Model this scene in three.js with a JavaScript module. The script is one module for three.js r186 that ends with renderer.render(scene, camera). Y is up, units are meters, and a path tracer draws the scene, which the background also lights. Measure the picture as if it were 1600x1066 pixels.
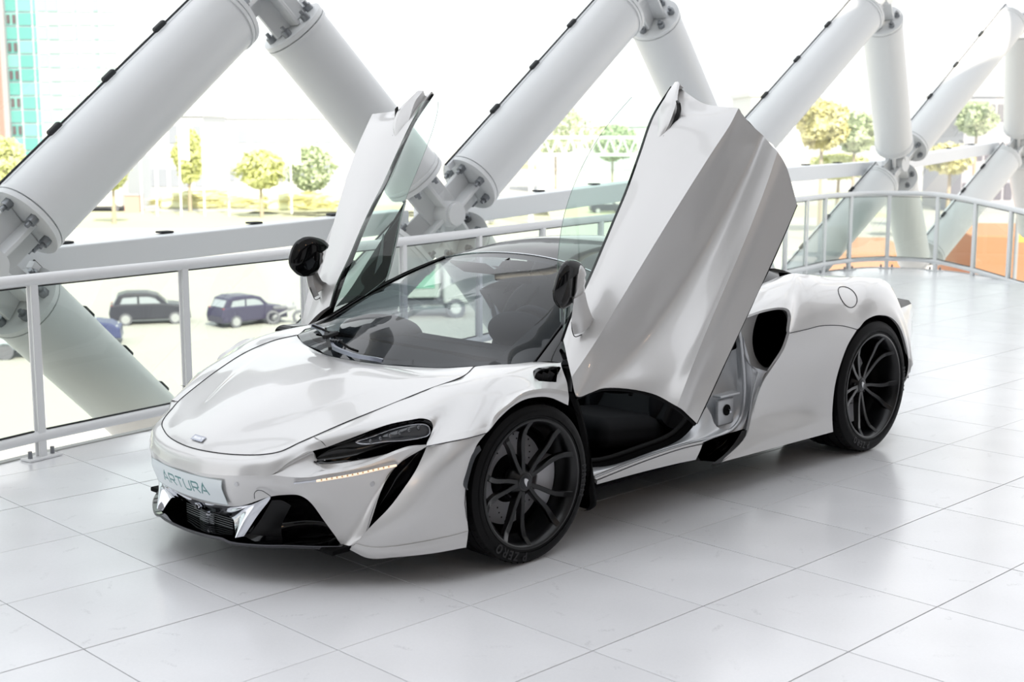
import * as THREE from 'three';
import { mergeGeometries, mergeVertices, toCreasedNormals } from 'three/addons/utils/BufferGeometryUtils.js';
import { RoundedBoxGeometry } from 'three/addons/geometries/RoundedBoxGeometry.js';
import { TextGeometry } from 'three/addons/geometries/TextGeometry.js';
import { FontLoader } from 'three/addons/loaders/FontLoader.js';
import { RectAreaLightUniformsLib } from 'three/addons/lights/RectAreaLightUniformsLib.js';

// ---------- camera, sky, sun, exposure ----------
const scene = new THREE.Scene();
const camera = new THREE.PerspectiveCamera(29.0, 1600 / 1066, 0.1, 900);
camera.position.set(4.4474, 1.6982, 5.0063);
camera.lookAt(4.4474 - Math.sin(0.77721) * Math.cos(0.15589), 1.6982 - Math.sin(0.15589), 5.0063 - Math.cos(0.77721) * Math.cos(0.15589));
camera.focus = 5.9;
camera.userData.fStop = 3.5;
const renderer = new THREE.WebGLRenderer({ antialias: true });
renderer.toneMapping = THREE.LinearToneMapping;
renderer.toneMappingExposure = 1.14;
renderer.shadowMap.enabled = true;
const sky = (() => {                                        // thin bright overcast, a touch bluer towards the zenith
  const W = 64, H = 32, d = new Float32Array(W * H * 4);
  for (let j = 0; j < H; j++) for (let i = 0; i < W; i++) {
    const e = ((j + 0.5) / H - 0.5) * Math.PI, k = Math.max(0, Math.sin(e));
    d.set([1.42 - 0.1 * k, 1.43 - 0.06 * k, 1.45, 1], (j * W + i) * 4);
  }
  const t = new THREE.DataTexture(d, W, H, THREE.RGBAFormat, THREE.FloatType);
  t.mapping = THREE.EquirectangularReflectionMapping; t.magFilter = THREE.LinearFilter; t.needsUpdate = true;
  return t;
})();
scene.background = sky; scene.environment = sky;
const sun = new THREE.DirectionalLight(0xfff3dd, 7);
sun.position.set(30, 30, 14); sun.target.position.set(0, 0, 0);
sun.castShadow = true; sun.shadow.mapSize.set(2048, 2048);
Object.assign(sun.shadow.camera, { left: -60, right: 60, top: 60, bottom: -60, near: 1, far: 200 });
scene.add(sun, sun.target);
RectAreaLightUniformsLib.init();

// ---------- helpers ----------
const V = (a) => new THREE.Vector3(...a);
let seed = 7;
const rnd = () => ((seed = (seed * 16807) % 2147483647) - 1) / 2147483646;
const used = {};
const numbered = (n) => (used[n] === undefined ? ((used[n] = 0), n) : n + '_' + String(++used[n]).padStart(3, '0'));
function obj(name, geos, m, parent = scene) {               // merges geometries into one named mesh
  const list = [].concat(geos);
  const g = list.length > 1 ? mergeGeometries(list.map((x) => { const y = x.index ? x.toNonIndexed() : x; for (const k of Object.keys(y.attributes)) if (!['position', 'normal', 'uv'].includes(k)) y.deleteAttribute(k); return y; })) : list[0];
  const o = new THREE.Mesh(g, m);
  o.name = parent === scene ? numbered(name) : name; o.castShadow = o.receiveShadow = true;
  parent.add(o);
  return o;
}
function tag(o, label, category, group) { Object.assign(o.userData, { label, category }); if (group) o.userData.group = group; return o; }
function thing(name, label, category, p = [0, 0, 0], turn = 0, group) {
  const o = new THREE.Group(); o.name = numbered(name); o.position.set(...p); o.rotation.y = turn; scene.add(o);
  return tag(o, label, category, group);
}
function struct(name, geos, m, parent = scene) { const o = obj(name, geos, m, parent); if (parent === scene) o.userData.kind = 'structure'; return o; }
const spline = (pts, n, type = 'centripetal') => { const c = new THREE.CatmullRomCurve3(pts.map(V), false, type); return Array.from({ length: n + 1 }, (_, i) => c.getPoint(i / n).toArray()); };
const along = (pts, n) => { const c = new THREE.CatmullRomCurve3(pts.map(V), false, 'centripetal'); return c.getSpacedPoints(n).map((p) => p.toArray()); };   // even spacing
const mixp = (a, b, t) => a.map((v, i) => v + (b[i] - v) * t);
const flipx = (p) => [-p[0], p[1], p[2]];
// a smooth sheet through a net of control points; half: rows start on the car's centre line and are mirrored; fold: edges turned in by that many metres
function sheet(rows, { su = 6, sv = 6, half = false, fold = 0, inside = [0, 0.45, 0], sides = 'abcd', flip, relax = 0 } = {}) {
  if (half) rows = rows.map((r) => [...r.slice(1).reverse().map(flipx), ...r]);
  const R = rows.map((r) => spline(r, (r.length - 1) * su));
  let G = R[0].map((_, i) => spline(R.map((r) => r[i]), (rows.length - 1) * sv));   // G[i][j]: i along the rows, j across
  for (let k = 0; k < relax; k++) G = G.map((r, i) => r.map((p, j) => (i && j && i < G.length - 1 && j < r.length - 1 ? p.map((v, c) => v * .4 + .15 * (G[i - 1][j][c] + G[i + 1][j][c] + r[j - 1][c] + r[j + 1][c])) : p)));
  return net(G, { fold, inside, sides, flip });
}
// the row nearest to measured points that is a cubic in its length
function fair(row, deg = 3) {
  const s = [0]; row.forEach((p, i) => { if (i) s.push(s[i - 1] + V(p).distanceTo(V(row[i - 1]))); });
  const T = s.map((v) => v / s[s.length - 1]), n = deg + 1, A = Array.from({ length: n }, (_, a) => Array.from({ length: n }, (_, b) => T.reduce((q, t) => q + t ** (a + b), 0))), B = Array.from({ length: n }, (_, a) => [0, 1, 2].map((c) => row.reduce((q, p, i) => q + p[c] * T[i] ** a, 0)));
  for (let i = 0; i < n; i++) for (let j = 0; j < n; j++) if (j !== i) { const f = A[j][i] / A[i][i]; for (let k = 0; k < n; k++) A[j][k] -= f * A[i][k]; for (let c = 0; c < 3; c++) B[j][c] -= f * B[i][c]; }
  return T.map((t) => [0, 1, 2].map((c) => B.reduce((q, b, i) => q + (b[c] / A[i][i]) * t ** i, 0)));
}
function net(G, { fold = 0, inside = [0, 0.45, 0], sides = 'abcd', flip } = {}) {
  const nu = G.length, nv = G[0].length, pos = [], uv = [], idx = [];
  for (let i = 0; i < nu; i++) for (let j = 0; j < nv; j++) { pos.push(...G[i][j]); uv.push(i / (nu - 1), j / (nv - 1)); }
  for (let i = 0; i < nu - 1; i++) for (let j = 0; j < nv - 1; j++) { const a = i * nv + j, b = a + nv; idx.push(a, b, a + 1, b, b + 1, a + 1); }
  let g = new THREE.BufferGeometry();
  g.setAttribute('position', new THREE.Float32BufferAttribute(pos, 3)); g.setAttribute('uv', new THREE.Float32BufferAttribute(uv, 2)); g.setIndex(idx); g.computeVertexNormals();
  const N = g.attributes.normal; let s = 0;
  for (let k = 0; k < N.count; k++) s += N.getX(k) * (pos[3 * k] - inside[0]) + N.getY(k) * (pos[3 * k + 1] - inside[1]) + N.getZ(k) * (pos[3 * k + 2] - inside[2]);
  if (flip ?? s < 0) { for (let k = 0; k < idx.length; k += 3) [idx[k], idx[k + 1]] = [idx[k + 1], idx[k]]; g.setIndex(idx); g.computeVertexNormals(); }
  if (!fold) return g;
  const at = (i, j) => { const k = i * nv + j; return [[pos[3 * k], pos[3 * k + 1], pos[3 * k + 2]], [N0.getX(k), N0.getY(k), N0.getZ(k)]]; }, N0 = g.attributes.normal, lip = [];
  const run = (f, n) => { const strip = [[], [], []]; for (let q = 0; q < n; q++) { const [p, m] = f(q); strip[0].push(p); strip[1].push(p.map((v, c) => v - m[c] * fold * 0.5)); strip[2].push(p.map((v, c) => v - m[c] * fold)); } return net(strip[0].map((_, q) => [strip[0][q], strip[1][q], strip[2][q]]), {}); };
  if (sides.includes('a')) lip.push(run((q) => at(q, 0), nu));
  if (sides.includes('b')) lip.push(run((q) => at(q, nv - 1), nu));
  if (sides.includes('c')) lip.push(run((q) => at(0, q), nv));
  if (sides.includes('d')) lip.push(run((q) => at(nu - 1, q), nv));
  return mergeGeometries([g, ...lip].map((x) => x.toNonIndexed()));
}
const mirrorGeo = (g) => { const h = (g.index ? g.toNonIndexed() : g.clone()); const p = h.attributes.position, n = h.attributes.normal, t = h.attributes.uv;
  for (let i = 0; i < p.count; i++) { p.setX(i, -p.getX(i)); n.setX(i, -n.getX(i)); }
  for (const a of [p, n, t]) if (a) for (let i = 0; i < a.count; i += 3) for (let c = 0; c < a.itemSize; c++) { const k = (i + 1) * a.itemSize + c, l = (i + 2) * a.itemSize + c, q = a.array[k]; a.array[k] = a.array[l]; a.array[l] = q; }
  return h; };
const tube = (pts, r, seg = 6, n, closed = false) => new THREE.TubeGeometry(new THREE.CatmullRomCurve3(pts.map(V), closed, 'centripetal'), n ?? pts.length * 6, r, seg, closed);
// lays points on a sheet along a direction
function drape(geo, pts, dir, lift = .001) { const m = new THREE.Mesh(geo, new THREE.MeshBasicMaterial({ side: THREE.DoubleSide })), d = V(dir).normalize(), rc = new THREE.Raycaster(); return pts.map((p) => { rc.set(V(p).addScaledVector(d, -.15), d); const h = rc.intersectObject(m)[0]; return h ? h.point.addScaledVector(d, -lift).toArray() : p; }); }
function rod(a, b, r, seg = 24, r2 = r) {                      // cylinder from a to b
  const A = V(a), B = V(b), d = B.clone().sub(A), g = new THREE.CylinderGeometry(r2, r, d.length(), seg);
  return g.applyMatrix4(new THREE.Matrix4().compose(A.add(B).multiplyScalar(0.5), new THREE.Quaternion().setFromUnitVectors(new THREE.Vector3(0, 1, 0), d.normalize()), new THREE.Vector3(1, 1, 1)));
}
function beam(a, b, w, h, rad = 0.006) {                       // box bar from a to b, h upright
  const A = V(a), B = V(b), d = B.clone().sub(A), L = d.length(), g = new RoundedBoxGeometry(w, h, L, 2, Math.min(rad, w / 2.1, h / 2.1));
  const m = new THREE.Matrix4().lookAt(B, A, new THREE.Vector3(0, 1, 0)); m.setPosition(A.add(B).multiplyScalar(0.5));
  return g.applyMatrix4(m);
}
const box = (w, h, d, x, y, z, r = 0.005) => (r ? new RoundedBoxGeometry(w, h, d, 2, Math.min(r, w / 2.1, h / 2.1, d / 2.1)) : new THREE.BoxGeometry(w, h, d)).translate(x, y, z);
function sweep(path, profile, up = [0, 1, 0], closed = true) {    // profile [across, up] carried along a path of points
  const U = V(up), G = [];
  for (let i = 0; i < path.length; i++) {
    const t = V(path[Math.min(i + 1, path.length - 1)]).sub(V(path[Math.max(i - 1, 0)])).normalize(), s = new THREE.Vector3().crossVectors(t, U).normalize(), u = new THREE.Vector3().crossVectors(s, t);
    const ring = profile.map(([a, b]) => V(path[i]).addScaledVector(s, a).addScaledVector(u, b).toArray());
    if (closed) ring.push(ring[0]);
    G.push(ring);
  }
  const mid = path[path.length >> 1], g = net(G, { inside: mid });
  return toCreasedNormals(g, 0.6);
}
const noiseTex = (n, f, repeat, srgb) => { const d = new Uint8Array(n * n * 4); for (let j = 0; j < n; j++) for (let i = 0; i < n; i++) d.set([...f(i, j), 255], (j * n + i) * 4);
  const t = new THREE.DataTexture(d, n, n); t.wrapS = t.wrapT = THREE.RepeatWrapping; t.magFilter = t.minFilter = THREE.LinearFilter; if (srgb) t.colorSpace = THREE.SRGBColorSpace; t.repeat.set(repeat, repeat); t.needsUpdate = true; return t; };
const std = (color, roughness = 0.5, metalness = 0, more = {}) => new THREE.MeshStandardMaterial({ color, roughness, metalness, side: THREE.DoubleSide, ...more });
const phys = (p) => new THREE.MeshPhysicalMaterial({ side: THREE.DoubleSide, ...p });
const M = {
  paint: phys({ color: 0xd4d3d2, metalness: 0.4, roughness: 0.37, clearcoat: 1, clearcoatRoughness: 0.03 }),
  gloss: phys({ color: 0x020203, roughness: 0.05, specularIntensity: 0.9 }),
  black: phys({ color: 0x030304, roughness: 0.75, specularIntensity: 0.25 }), satin: phys({ color: 0x08080a, roughness: 0.4, specularIntensity: 0.6 }), seam: std(0x0c0c12, 0.6), rubber: phys({ color: 0x060608, roughness: 0.7, specularIntensity: 0.4 }), carpet: phys({ color: 0x040405, roughness: 0.95, specularIntensity: 0.15 }),
  chrome: std(0xd4d6dc, 0.08, 1), wheel: phys({ color: 0x040406, roughness: 0.3, specularIntensity: 0.7, clearcoat: 0.25, clearcoatRoughness: 0.08 }),
  tyre: phys({ color: 0x060608, roughness: 0.6, specularIntensity: 0.4 }), disc: std(0xa9a9ac, 0.6, 0.2), caliper: std(0xc9c9cd, 0.45, 0.3), bolt: std(0x8a8c90, 0.3, 0.9),
  jamb: phys({ color: 0xc4c6c9, metalness: 0.5, roughness: 0.38, clearcoat: 0.6, clearcoatRoughness: 0.1 }),
  lens: phys({ color: 0xffffff, roughness: 0.02, transmission: 1, thickness: 0, ior: 1.5 }),
  glass: phys({ color: 0xdcefe6, roughness: 0.01, transmission: 1, thickness: 0, ior: 1.5 }),
  screen: phys({ color: 0xb4bdc3, roughness: 0.01, transmission: 1, thickness: 0, ior: 1.4 }),
  trim: std(0x121316, 0.7), alcantara: std(0x1b1c21, 0.9), leather: std(0x131418, 0.55), steel: std(0xe9eaeb, 0.38),
};

// ---------- floor of large pale tiles, out to a curved edge ----------
const R1 = { floor: std(0xe4e4e6, 0.3), grout: std(0x3c3c40, 0.9), wall: std(0x9c9b9b, 0.7), darkwall: std(0x2b2b2e, 0.5), concrete: std(0xb9bab8, 0.8) };
const railPlan = [[-1.2, 4.6], [-1.75, 3.2], [-2.05, 2.13], [-2.104, 1.89], [-2.24, 1.0], [-2.42, -.08], [-2.6, -1.08], [-3.1, -3.12], [-3.55, -5.5], [-3.93, -8.15], [-4.15, -9.4], [-4.0, -10.25], [-3.35, -10.45], [-2.4, -10.1], [-1.6, -9.7], [-.8, -9.45]];
const edgePlan = railPlan.map(([x, z], i) => { const a = railPlan[Math.max(0, i - 1)], b = railPlan[Math.min(railPlan.length - 1, i + 1)], dx = b[0] - a[0], dz = b[1] - a[1], l = Math.hypot(dx, dz); return [x + dz / l * .1, z - dx / l * .1]; });
const edgeCurve = new THREE.CatmullRomCurve3(edgePlan.map(([x, z]) => new THREE.Vector3(x, 0, z)), false, 'centripetal').getSpacedPoints(120).map((p) => [p.x, p.z]);
const floorPoly = [...edgeCurve, [9, -9.45], [9, 11], [-1.2, 11]];
const insidePoly = (x, z) => { let c = false; for (let i = 0, j = floorPoly.length - 1; i < floorPoly.length; j = i++) { const [xi, zi] = floorPoly[i], [xj, zj] = floorPoly[j]; if ((zi > z) !== (zj > z) && x < ((xj - xi) * (z - zi)) / (zj - zi) + xi) c = !c; } return c; };
const slabShape = new THREE.Shape(floorPoly.map(([x, z]) => new THREE.Vector2(x, -z)));
const floorObj = struct('floor', new THREE.ExtrudeGeometry(slabShape, { depth: .4, bevelEnabled: false }).rotateX(-Math.PI / 2).translate(0, -.42, 0), R1.grout);
{
  const stain = (s0, base) => { let s = s0; const r = () => ((s = (s * 16807) % 2147483647) / 2147483647), n = 128, a = new Float32Array(n * n).fill(base);
    for (let q = 0; q < 60; q++) { const x = r() * n, y = r() * n, l = 4 + r() * 16, th = r() * 6.3, w = .6 + r() * 1.6, k = r() ** 8 * 22; for (let t = 0; t < l; t++) for (let u = -w; u <= w; u++) { const i = Math.round(x + t * Math.cos(th) - u * Math.sin(th)), j = Math.round(y + t * Math.sin(th) + u * Math.cos(th)); if (i >= 0 && j >= 0 && i < n && j < n && r() > .4) a[j * n + i] -= k * r(); } }
    return noiseTex(n, (i, j) => { const v = Math.max(0, Math.min(255, a[j * n + i] + (r() - .5) * 3 + 2 * Math.sin(i * .07 + s0) * Math.sin(j * .05))); return [v, v, v + 2]; }, 1, true); };
  const tileMats = [0, 1, 2, 3].map((k) => new THREE.MeshPhysicalMaterial({ map: stain(11 + k * 977, [232, 234, 231, 235][k]), roughness: 0.24, clearcoat: 0.25, clearcoatRoughness: 0.12 }));
  const full = new RoundedBoxGeometry(.5958, .02, .5958, 1, .001).translate(0, -.01, 0);
  const ty = .0171, u = [Math.cos(ty), Math.sin(ty)], v = [Math.sin(ty), -Math.cos(ty)], O = [.5027, 2.4235], spots = [];
  const cv = new THREE.Matrix4(); camera.updateMatrixWorld(true); camera.updateProjectionMatrix(); camera.aspect = 1600 / 1066; camera.updateProjectionMatrix();
  cv.multiplyMatrices(camera.projectionMatrix, camera.matrixWorldInverse);
  for (let i = -26; i < 20; i++) for (let j = -16; j < 24; j++) {
    const c = (a, b) => [O[0] + .6 * (u[0] * (i + a) + v[0] * (j + b)), O[1] + .6 * (u[1] * (i + a) + v[1] * (j + b))];
    const q = [c(0, 0), c(1, 0), c(1, 1), c(0, 1)], ins = q.filter((p) => insidePoly(...p)).length;
    if (!ins) continue;
    const m = c(.5, .5), P = new THREE.Vector3(m[0], 0, m[1]).applyMatrix4(cv), seen = P.z < 1 && Math.abs(P.x) < 1.15 && Math.abs(P.y) < 1.2, d = Math.hypot(m[0] - 4.45, m[1] - 5);
    spots.push({ q, m, ins, i, j, key: seen ? d : 100 + d });
  }
  spots.sort((a, b) => a.key - b.key);
  const rest = [];
  spots.forEach((s, k) => {
    let g = full, m = tileMats[Math.abs(s.i * 7 + s.j * 13) % 4], whole = s.ins === 4;
    if (!whole) {                                             // cut to the edge of the slab
      const sh = []; const n = 12; for (let e = 0; e < 4; e++) for (let t = 0; t < n; t++) { let p = mixp(s.q[e], s.q[(e + 1) % 4], t / n); p = mixp(p, s.m, .006); if (insidePoly(...p)) sh.push(p); }
      for (const e of edgeCurve) { const lx = (e[0] - s.m[0]) * u[0] + (e[1] - s.m[1]) * u[1], lz = (e[0] - s.m[0]) * v[0] + (e[1] - s.m[1]) * v[1]; if (Math.abs(lx) < .297 && Math.abs(lz) < .297) sh.push(e); }
      if (sh.length < 4) return;
      const c = sh.reduce((a, p) => [a[0] + p[0] / sh.length, a[1] + p[1] / sh.length], [0, 0]);
      sh.sort((a, b) => Math.atan2(a[1] - c[1], a[0] - c[0]) - Math.atan2(b[1] - c[1], b[0] - c[0]));
      g = new THREE.ExtrudeGeometry(new THREE.Shape(sh.map(([x, z]) => new THREE.Vector2(x - s.m[0], -(z - s.m[1])))), { depth: .02, bevelEnabled: false }).rotateX(-Math.PI / 2).translate(0, -.02, 0);
    }
    if (k < 295) { const t = new THREE.Mesh(g, m); t.name = 'tile'; t.receiveShadow = true; t.position.set(s.m[0], .0004 * (Math.abs(s.i * 5 + s.j * 3) % 3) - .0008, s.m[1]); if (whole) t.rotation.y = -ty + (Math.abs(s.i + 2 * s.j) % 4) * Math.PI / 2; floorObj.add(t); }
    else { const h = g.clone(); if (whole) h.rotateY(-ty); rest.push((h.index ? h.toNonIndexed() : h).translate(s.m[0], 0, s.m[1])); }
  });
  const far = obj('far_tiles', mergeGeometries(rest), tileMats[1], floorObj); far.userData.kind = 'stuff';
}
struct('trim_1', sweep(edgeCurve.map(([x, z]) => [x, -.19, z]), [[-.02, -.24], [.03, -.24], [.03, .196], [-.02, .196]]), R1.concrete);
// ---------- tall building behind the viewer, closing the room on two sides ----------
struct('wall_right', [box(.3, 16, 26, 9.15, 7.6, -2, 0)], R1.wall);
struct('wall_front', [box(11, 16, .3, 3.7, 7.6, 11.15, 0)], R1.wall);
for (let k = 0; k < 5; k++) struct('trim_' + (k + 2), [box(.12, 3.2, 2.6, 8.95, 1.7, -12 + k * 5, .01)], R1.darkwall);
struct('trim_7', box(.5, .5, 26, 8.8, 3.7, -2, .02), R1.darkwall);

// warm ceiling spots on the showroom side, out of the picture
for (const [x, z] of [[7.6, 4.2], [7.6, .6], [7.6, -3]]) {
  const t = thing('spot_lamp', 'warm ceiling spot on the showroom side, out of the picture', 'lamp', [x, 4.4, z], 0, 'ceiling spots out of sight'), aim = V([-6.5, -4.3, 0]).normalize();
  obj('housing', rod([0, 0, 0], aim.clone().multiplyScalar(-.22).toArray(), .09, 24), R1.darkwall, t); obj('stem', beam([.1, .05, 0], [1.35, .05, 0], .04, .04), R1.darkwall, t);
  obj('lamp_face', rod(aim.clone().multiplyScalar(.002).toArray(), aim.clone().multiplyScalar(.012).toArray(), .075, 24), std(0xfff0dc, .5, 0, { emissive: 0xffcfa0, emissiveIntensity: 2 }), t);
  const l = new THREE.SpotLight(0xffcfa0, 1.4, 0, .75, .8, 2); l.position.set(x + aim.x * .05, 4.4 + aim.y * .05, z); l.target.position.set(x - 6.5, 0, z); l.castShadow = true; l.shadow.radius = 4; scene.add(l, l.target);
}
// ---------- white steel tube lattice of the glass front ----------
const steelTube = std(0xdcdedf, 0.36), steelBar = std(0xeceef1, 0.4), gasket = std(0x202326, 0.6), boltM = std(0x8f9296, 0.35, .8);
const node = {
  N0: [-2.7, .85, 5.3], N1: [-3.042, 0.952, 1.747], N2: [-3.107, 1.088, -1.911], N3: [-3.616, 1.262, -6.277], N4: [-4.250, 1.307, -11.059], N5: [-4.691, 1.548, -15.791], N6: [-4.7, 1.7, -20.5],
  T0: [-2.9, 2.5, 3.3], T1: [-3.371, 2.715, -0.448], T2: [-3.189, 2.972, -4.376], T3: [-3.498, 3.265, -9.107], T4: [-3.907, 3.492, -13.866], T5: [-4.4, 3.6, -18],
};
const low = (a, b) => { const m = mixp(node[a], node[b], .5); return [m[0] - .65, m[1] - 1.75, m[2]]; };
['1', '2', '3', '4', '5'].forEach((k) => { node['B' + k] = low('N' + k, 'N' + (+k + 1)); }); node.B0 = low('N0', 'N1');
// next rings of nodes, overhead and out of the picture; they are seen mirrored in the car
[0, 1, 2, 3, 4, 5].forEach((k) => { const t = node['T' + k]; node['C' + k] = [t[0] + .55, t[1] + 2.2, t[2] - 2]; node['D' + k] = [t[0] + 2.3, t[1] + 4.4, t[2]]; node['E' + k] = [t[0] + 5, t[1] + 5.9, t[2] - 2]; node['F' + k] = [t[0] + 8, t[1] + 6.6, t[2]]; node['G' + k] = [t[0] + 11.8, t[1] + 7, t[2] - 2]; });
const away = [-1, 0, 0];
const tubeLabels = {
  'N1-T1': 'thick white steel tube rising across the top left corner', 'T1-N2': 'thick white tube falling behind the raised far door',
  'N2-T2': 'thick white tube rising from the bolted joint behind the car roof', 'T2-N3': 'white tube half hidden behind the tip of the near door',
  'N3-T3': 'white tube rising right of the near door top edge', 'T3-N4': 'nearly upright white tube at the upper right',
  'N4-T4': 'white tube slanting to the top right corner', 'T4-N5': 'upright white tube cut by the right picture edge',
  'N1-B1': 'shaded grey tube running down behind the left glass panel of the railing', 'B1-N2': 'low tube rising to the joint behind the windscreen', 'N2-B2': 'low tube falling from the joint seen through the windscreen',
  'B3-N4': 'sunlit low tube left of the curved railing at the right', 'N4-B4': 'low tube behind the middle of the curved railing', 'B4-N5': 'low white tube at the right end of the curved railing', 'N5-B5': 'low tube at the right picture edge under the joint',
};
const shell = new THREE.Group(); shell.name = 'ceiling'; shell.userData.kind = 'structure'; scene.add(shell);   // the glass shell over the room
function strut(a, b, r = .235, trimA = .36, trimB = .36) {
  const A = V(node[a]), B = V(node[b]), d = B.clone().sub(A).normalize(), L = A.distanceTo(B);
  const p = (s) => A.clone().addScaledVector(d, s).toArray();
  const label = tubeLabels[a + '-' + b] ?? tubeLabels[b + '-' + a];
  if (!label) { obj('tube', rod(p(trimA), p(L - trimB), r, 20), steelTube, shell); return; }
  const t = thing('steel_tube', label, 'tube', p(trimA));
  const loc = (s, o = [0, 0, 0]) => p(s).map((v, k) => v - t.position.getComponent(k) + o[k]);
  obj('shaft', rod(loc(trimA + .03), loc(L - trimB - .03), r, 40), steelTube, t);
  for (const [s, e] of [[trimA, 1], [L - trimB, -1]]) {
    const fl = obj('end_flange', [rod(loc(s), loc(s + e * .035), r * 1.04, 40), rod(loc(s + e * .045), loc(s + e * .07), r * 1.04, 40), rod(loc(s + e * .03), loc(s + e * .05), r * 1.0, 40)], steelTube, t);
    const side = new THREE.Vector3().crossVectors(d, new THREE.Vector3(0, 1, 0)).normalize(), up = new THREE.Vector3().crossVectors(side, d);
    for (let k = 0; k < 6; k++) { const q = k * Math.PI / 3 + .3, o = side.clone().multiplyScalar(Math.cos(q) * r * .74).addScaledVector(up, Math.sin(q) * r * .74).toArray(); obj('bolt', [rod(loc(s - e * .045, o), loc(s, o), .032, 6), rod(loc(s - e * .075, o), loc(s, o), .015, 8)], boltM, fl); }
  }
  const g = new THREE.Vector3().crossVectors(new THREE.Vector3(...away), d).normalize(); if (g.y < 0) g.negate();       // in the plane of the glass, upwards
  const o = g.clone().multiplyScalar(r * .92).addScaledVector(V(away), .05).toArray();
  const leaf = obj('glazing_bar', beam(loc(trimA * .8, o), loc(L - trimB * .8, o), .05, .05, .004), steelBar, t);
  const o2 = o.map((v, k) => v + g.getComponent(k) * .03);
  obj('gasket', beam(loc(trimA * .8, o2), loc(L - trimB * .8, o2), .012, .012, .002), gasket, t);
  for (let k = 1; k <= 3; k++) { const s = trimA + (L - trimA - trimB) * (k / 4 + .02), o3 = o.map((v, c) => v + g.getComponent(c) * .035); obj('clamp', beam(loc(s - .055, o3), loc(s + .055, o3), .045, .04, .015), gasket, t); }
}
const pairs = [];
for (let k = 0; k < 5; k++) pairs.push(['N' + k, 'T' + k], ['T' + k, 'N' + (k + 1)], ['N' + k, 'B' + k], ['B' + k, 'N' + (k + 1)]);
pairs.push(['N5', 'T5'], ['N5', 'B5']);
for (const [a, b] of pairs) strut(a, b);
for (let k = 0; k < 5; k++) for (const [a, b, c] of [['T', 'C', 0], ['C', 'T', 1], ['C', 'D', 0], ['D', 'C', -1], ['D', 'E', 0], ['E', 'D', 1], ['E', 'F', 0], ['F', 'E', -1], ['F', 'G', 0], ['G', 'F', 1]]) if (node[b + (k + c)]) strut(a + k, b + (k + c), .15);
// bolted joints where the tubes meet
const jointLabels = { N2: 'bolted white steel joint with round pin behind the car roof', N4: 'white steel joint of five bars above the curved railing', N5: 'white steel joint at the right picture edge', T1: 'white joint with a bolt at the top edge left of centre', T2: 'white joint at the top edge right of centre', T3: 'white joint at the top edge near the right side', N1: 'white joint at the left picture edge over the railing' };
for (const n of Object.keys(jointLabels)) {
  const c = node[n], t = thing('steel_joint', jointLabels[n], 'joint', c);
  obj('pin', rod([.12, 0, 0], [-.12, 0, 0], .1, 28).translate(.02, 0, 0), steelTube, t);
  for (const [a, b] of pairs) if (a === n || b === n) {
    const o = V(node[a === n ? b : a]).sub(V(c)).normalize(), e = o.clone().multiplyScalar(.355).toArray(), s = new THREE.Vector3().crossVectors(o, new THREE.Vector3(1, 0, 0)).normalize();
    obj('web_plate', beam([0, 0, 0], e, .035, .3, .006), steelTube, t); obj('web_plate', beam([0, 0, 0], e, .26, .03, .006), steelTube, t);
  }
  if (n === 'N2') obj('pin_cap', rod([.14, 0, 0], [.165, 0, 0], .085, 28), steelTube, t);
}
// square beams between the joints
const beams = [['N0', 'N1', 'white square beam left of the picture'], ['N1', 'N2', 'pale square beam running from the left edge behind the far door'], ['N2', 'N3', 'pale square beam right of the bolted joint behind the near door glass'], ['N3', 'N4', 'pale square beam right of the near door'], ['N4', 'N5', 'pale square beam at the upper right between two joints']];
for (const [a, b, label] of beams) {
  const o = [-.37, -.06, 0], A = node[a].map((v, k) => v + o[k]), B = node[b].map((v, k) => v + o[k]), t = thing('square_beam', label, 'beam', A), e = B.map((v, k) => v - A[k]);
  obj('bar', beam(mixp([0, 0, 0], e, .03), mixp([0, 0, 0], e, .97), .2, .17, .012), steelBar, t);
  for (let k = 1; k < 5; k++) obj('clamp', box(.08, .014, .1, ...mixp([0, 0, 0], e, k / 5).map((v, c) => v + [-.06, .095, 0][c]), .008), gasket, t);
}
// triangular panes outside the tubes
{
  const tri = (a, b, c) => { const o = [-.52, 0, 0], P = [a, b, c].map((n) => node[n].map((v, k) => v + o[k])); const g = new THREE.BufferGeometry(); g.setAttribute('position', new THREE.Float32BufferAttribute(P.flat(), 3)); g.setAttribute('uv', new THREE.Float32BufferAttribute([0, 0, 1, 0, 0, 1], 2)); g.computeVertexNormals(); return g; };
  const pm = phys({ color: 0xfbfffd, roughness: 0.0, transmission: 1, thickness: 0, ior: 1.45 });
  let n = 1;
  for (let k = 0; k < 5; k++) { struct('window_' + n++, tri('N' + k, 'T' + k, 'N' + (k + 1)), pm); struct('window_' + n++, tri('T' + k, 'N' + (k + 1), 'T' + (k + 1)), pm); struct('window_' + n++, tri('N' + k, 'B' + k, 'N' + (k + 1)), pm); if (k < 4) struct('window_' + n++, tri('B' + k, 'N' + (k + 1), 'B' + (k + 1)), pm); }
}
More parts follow.
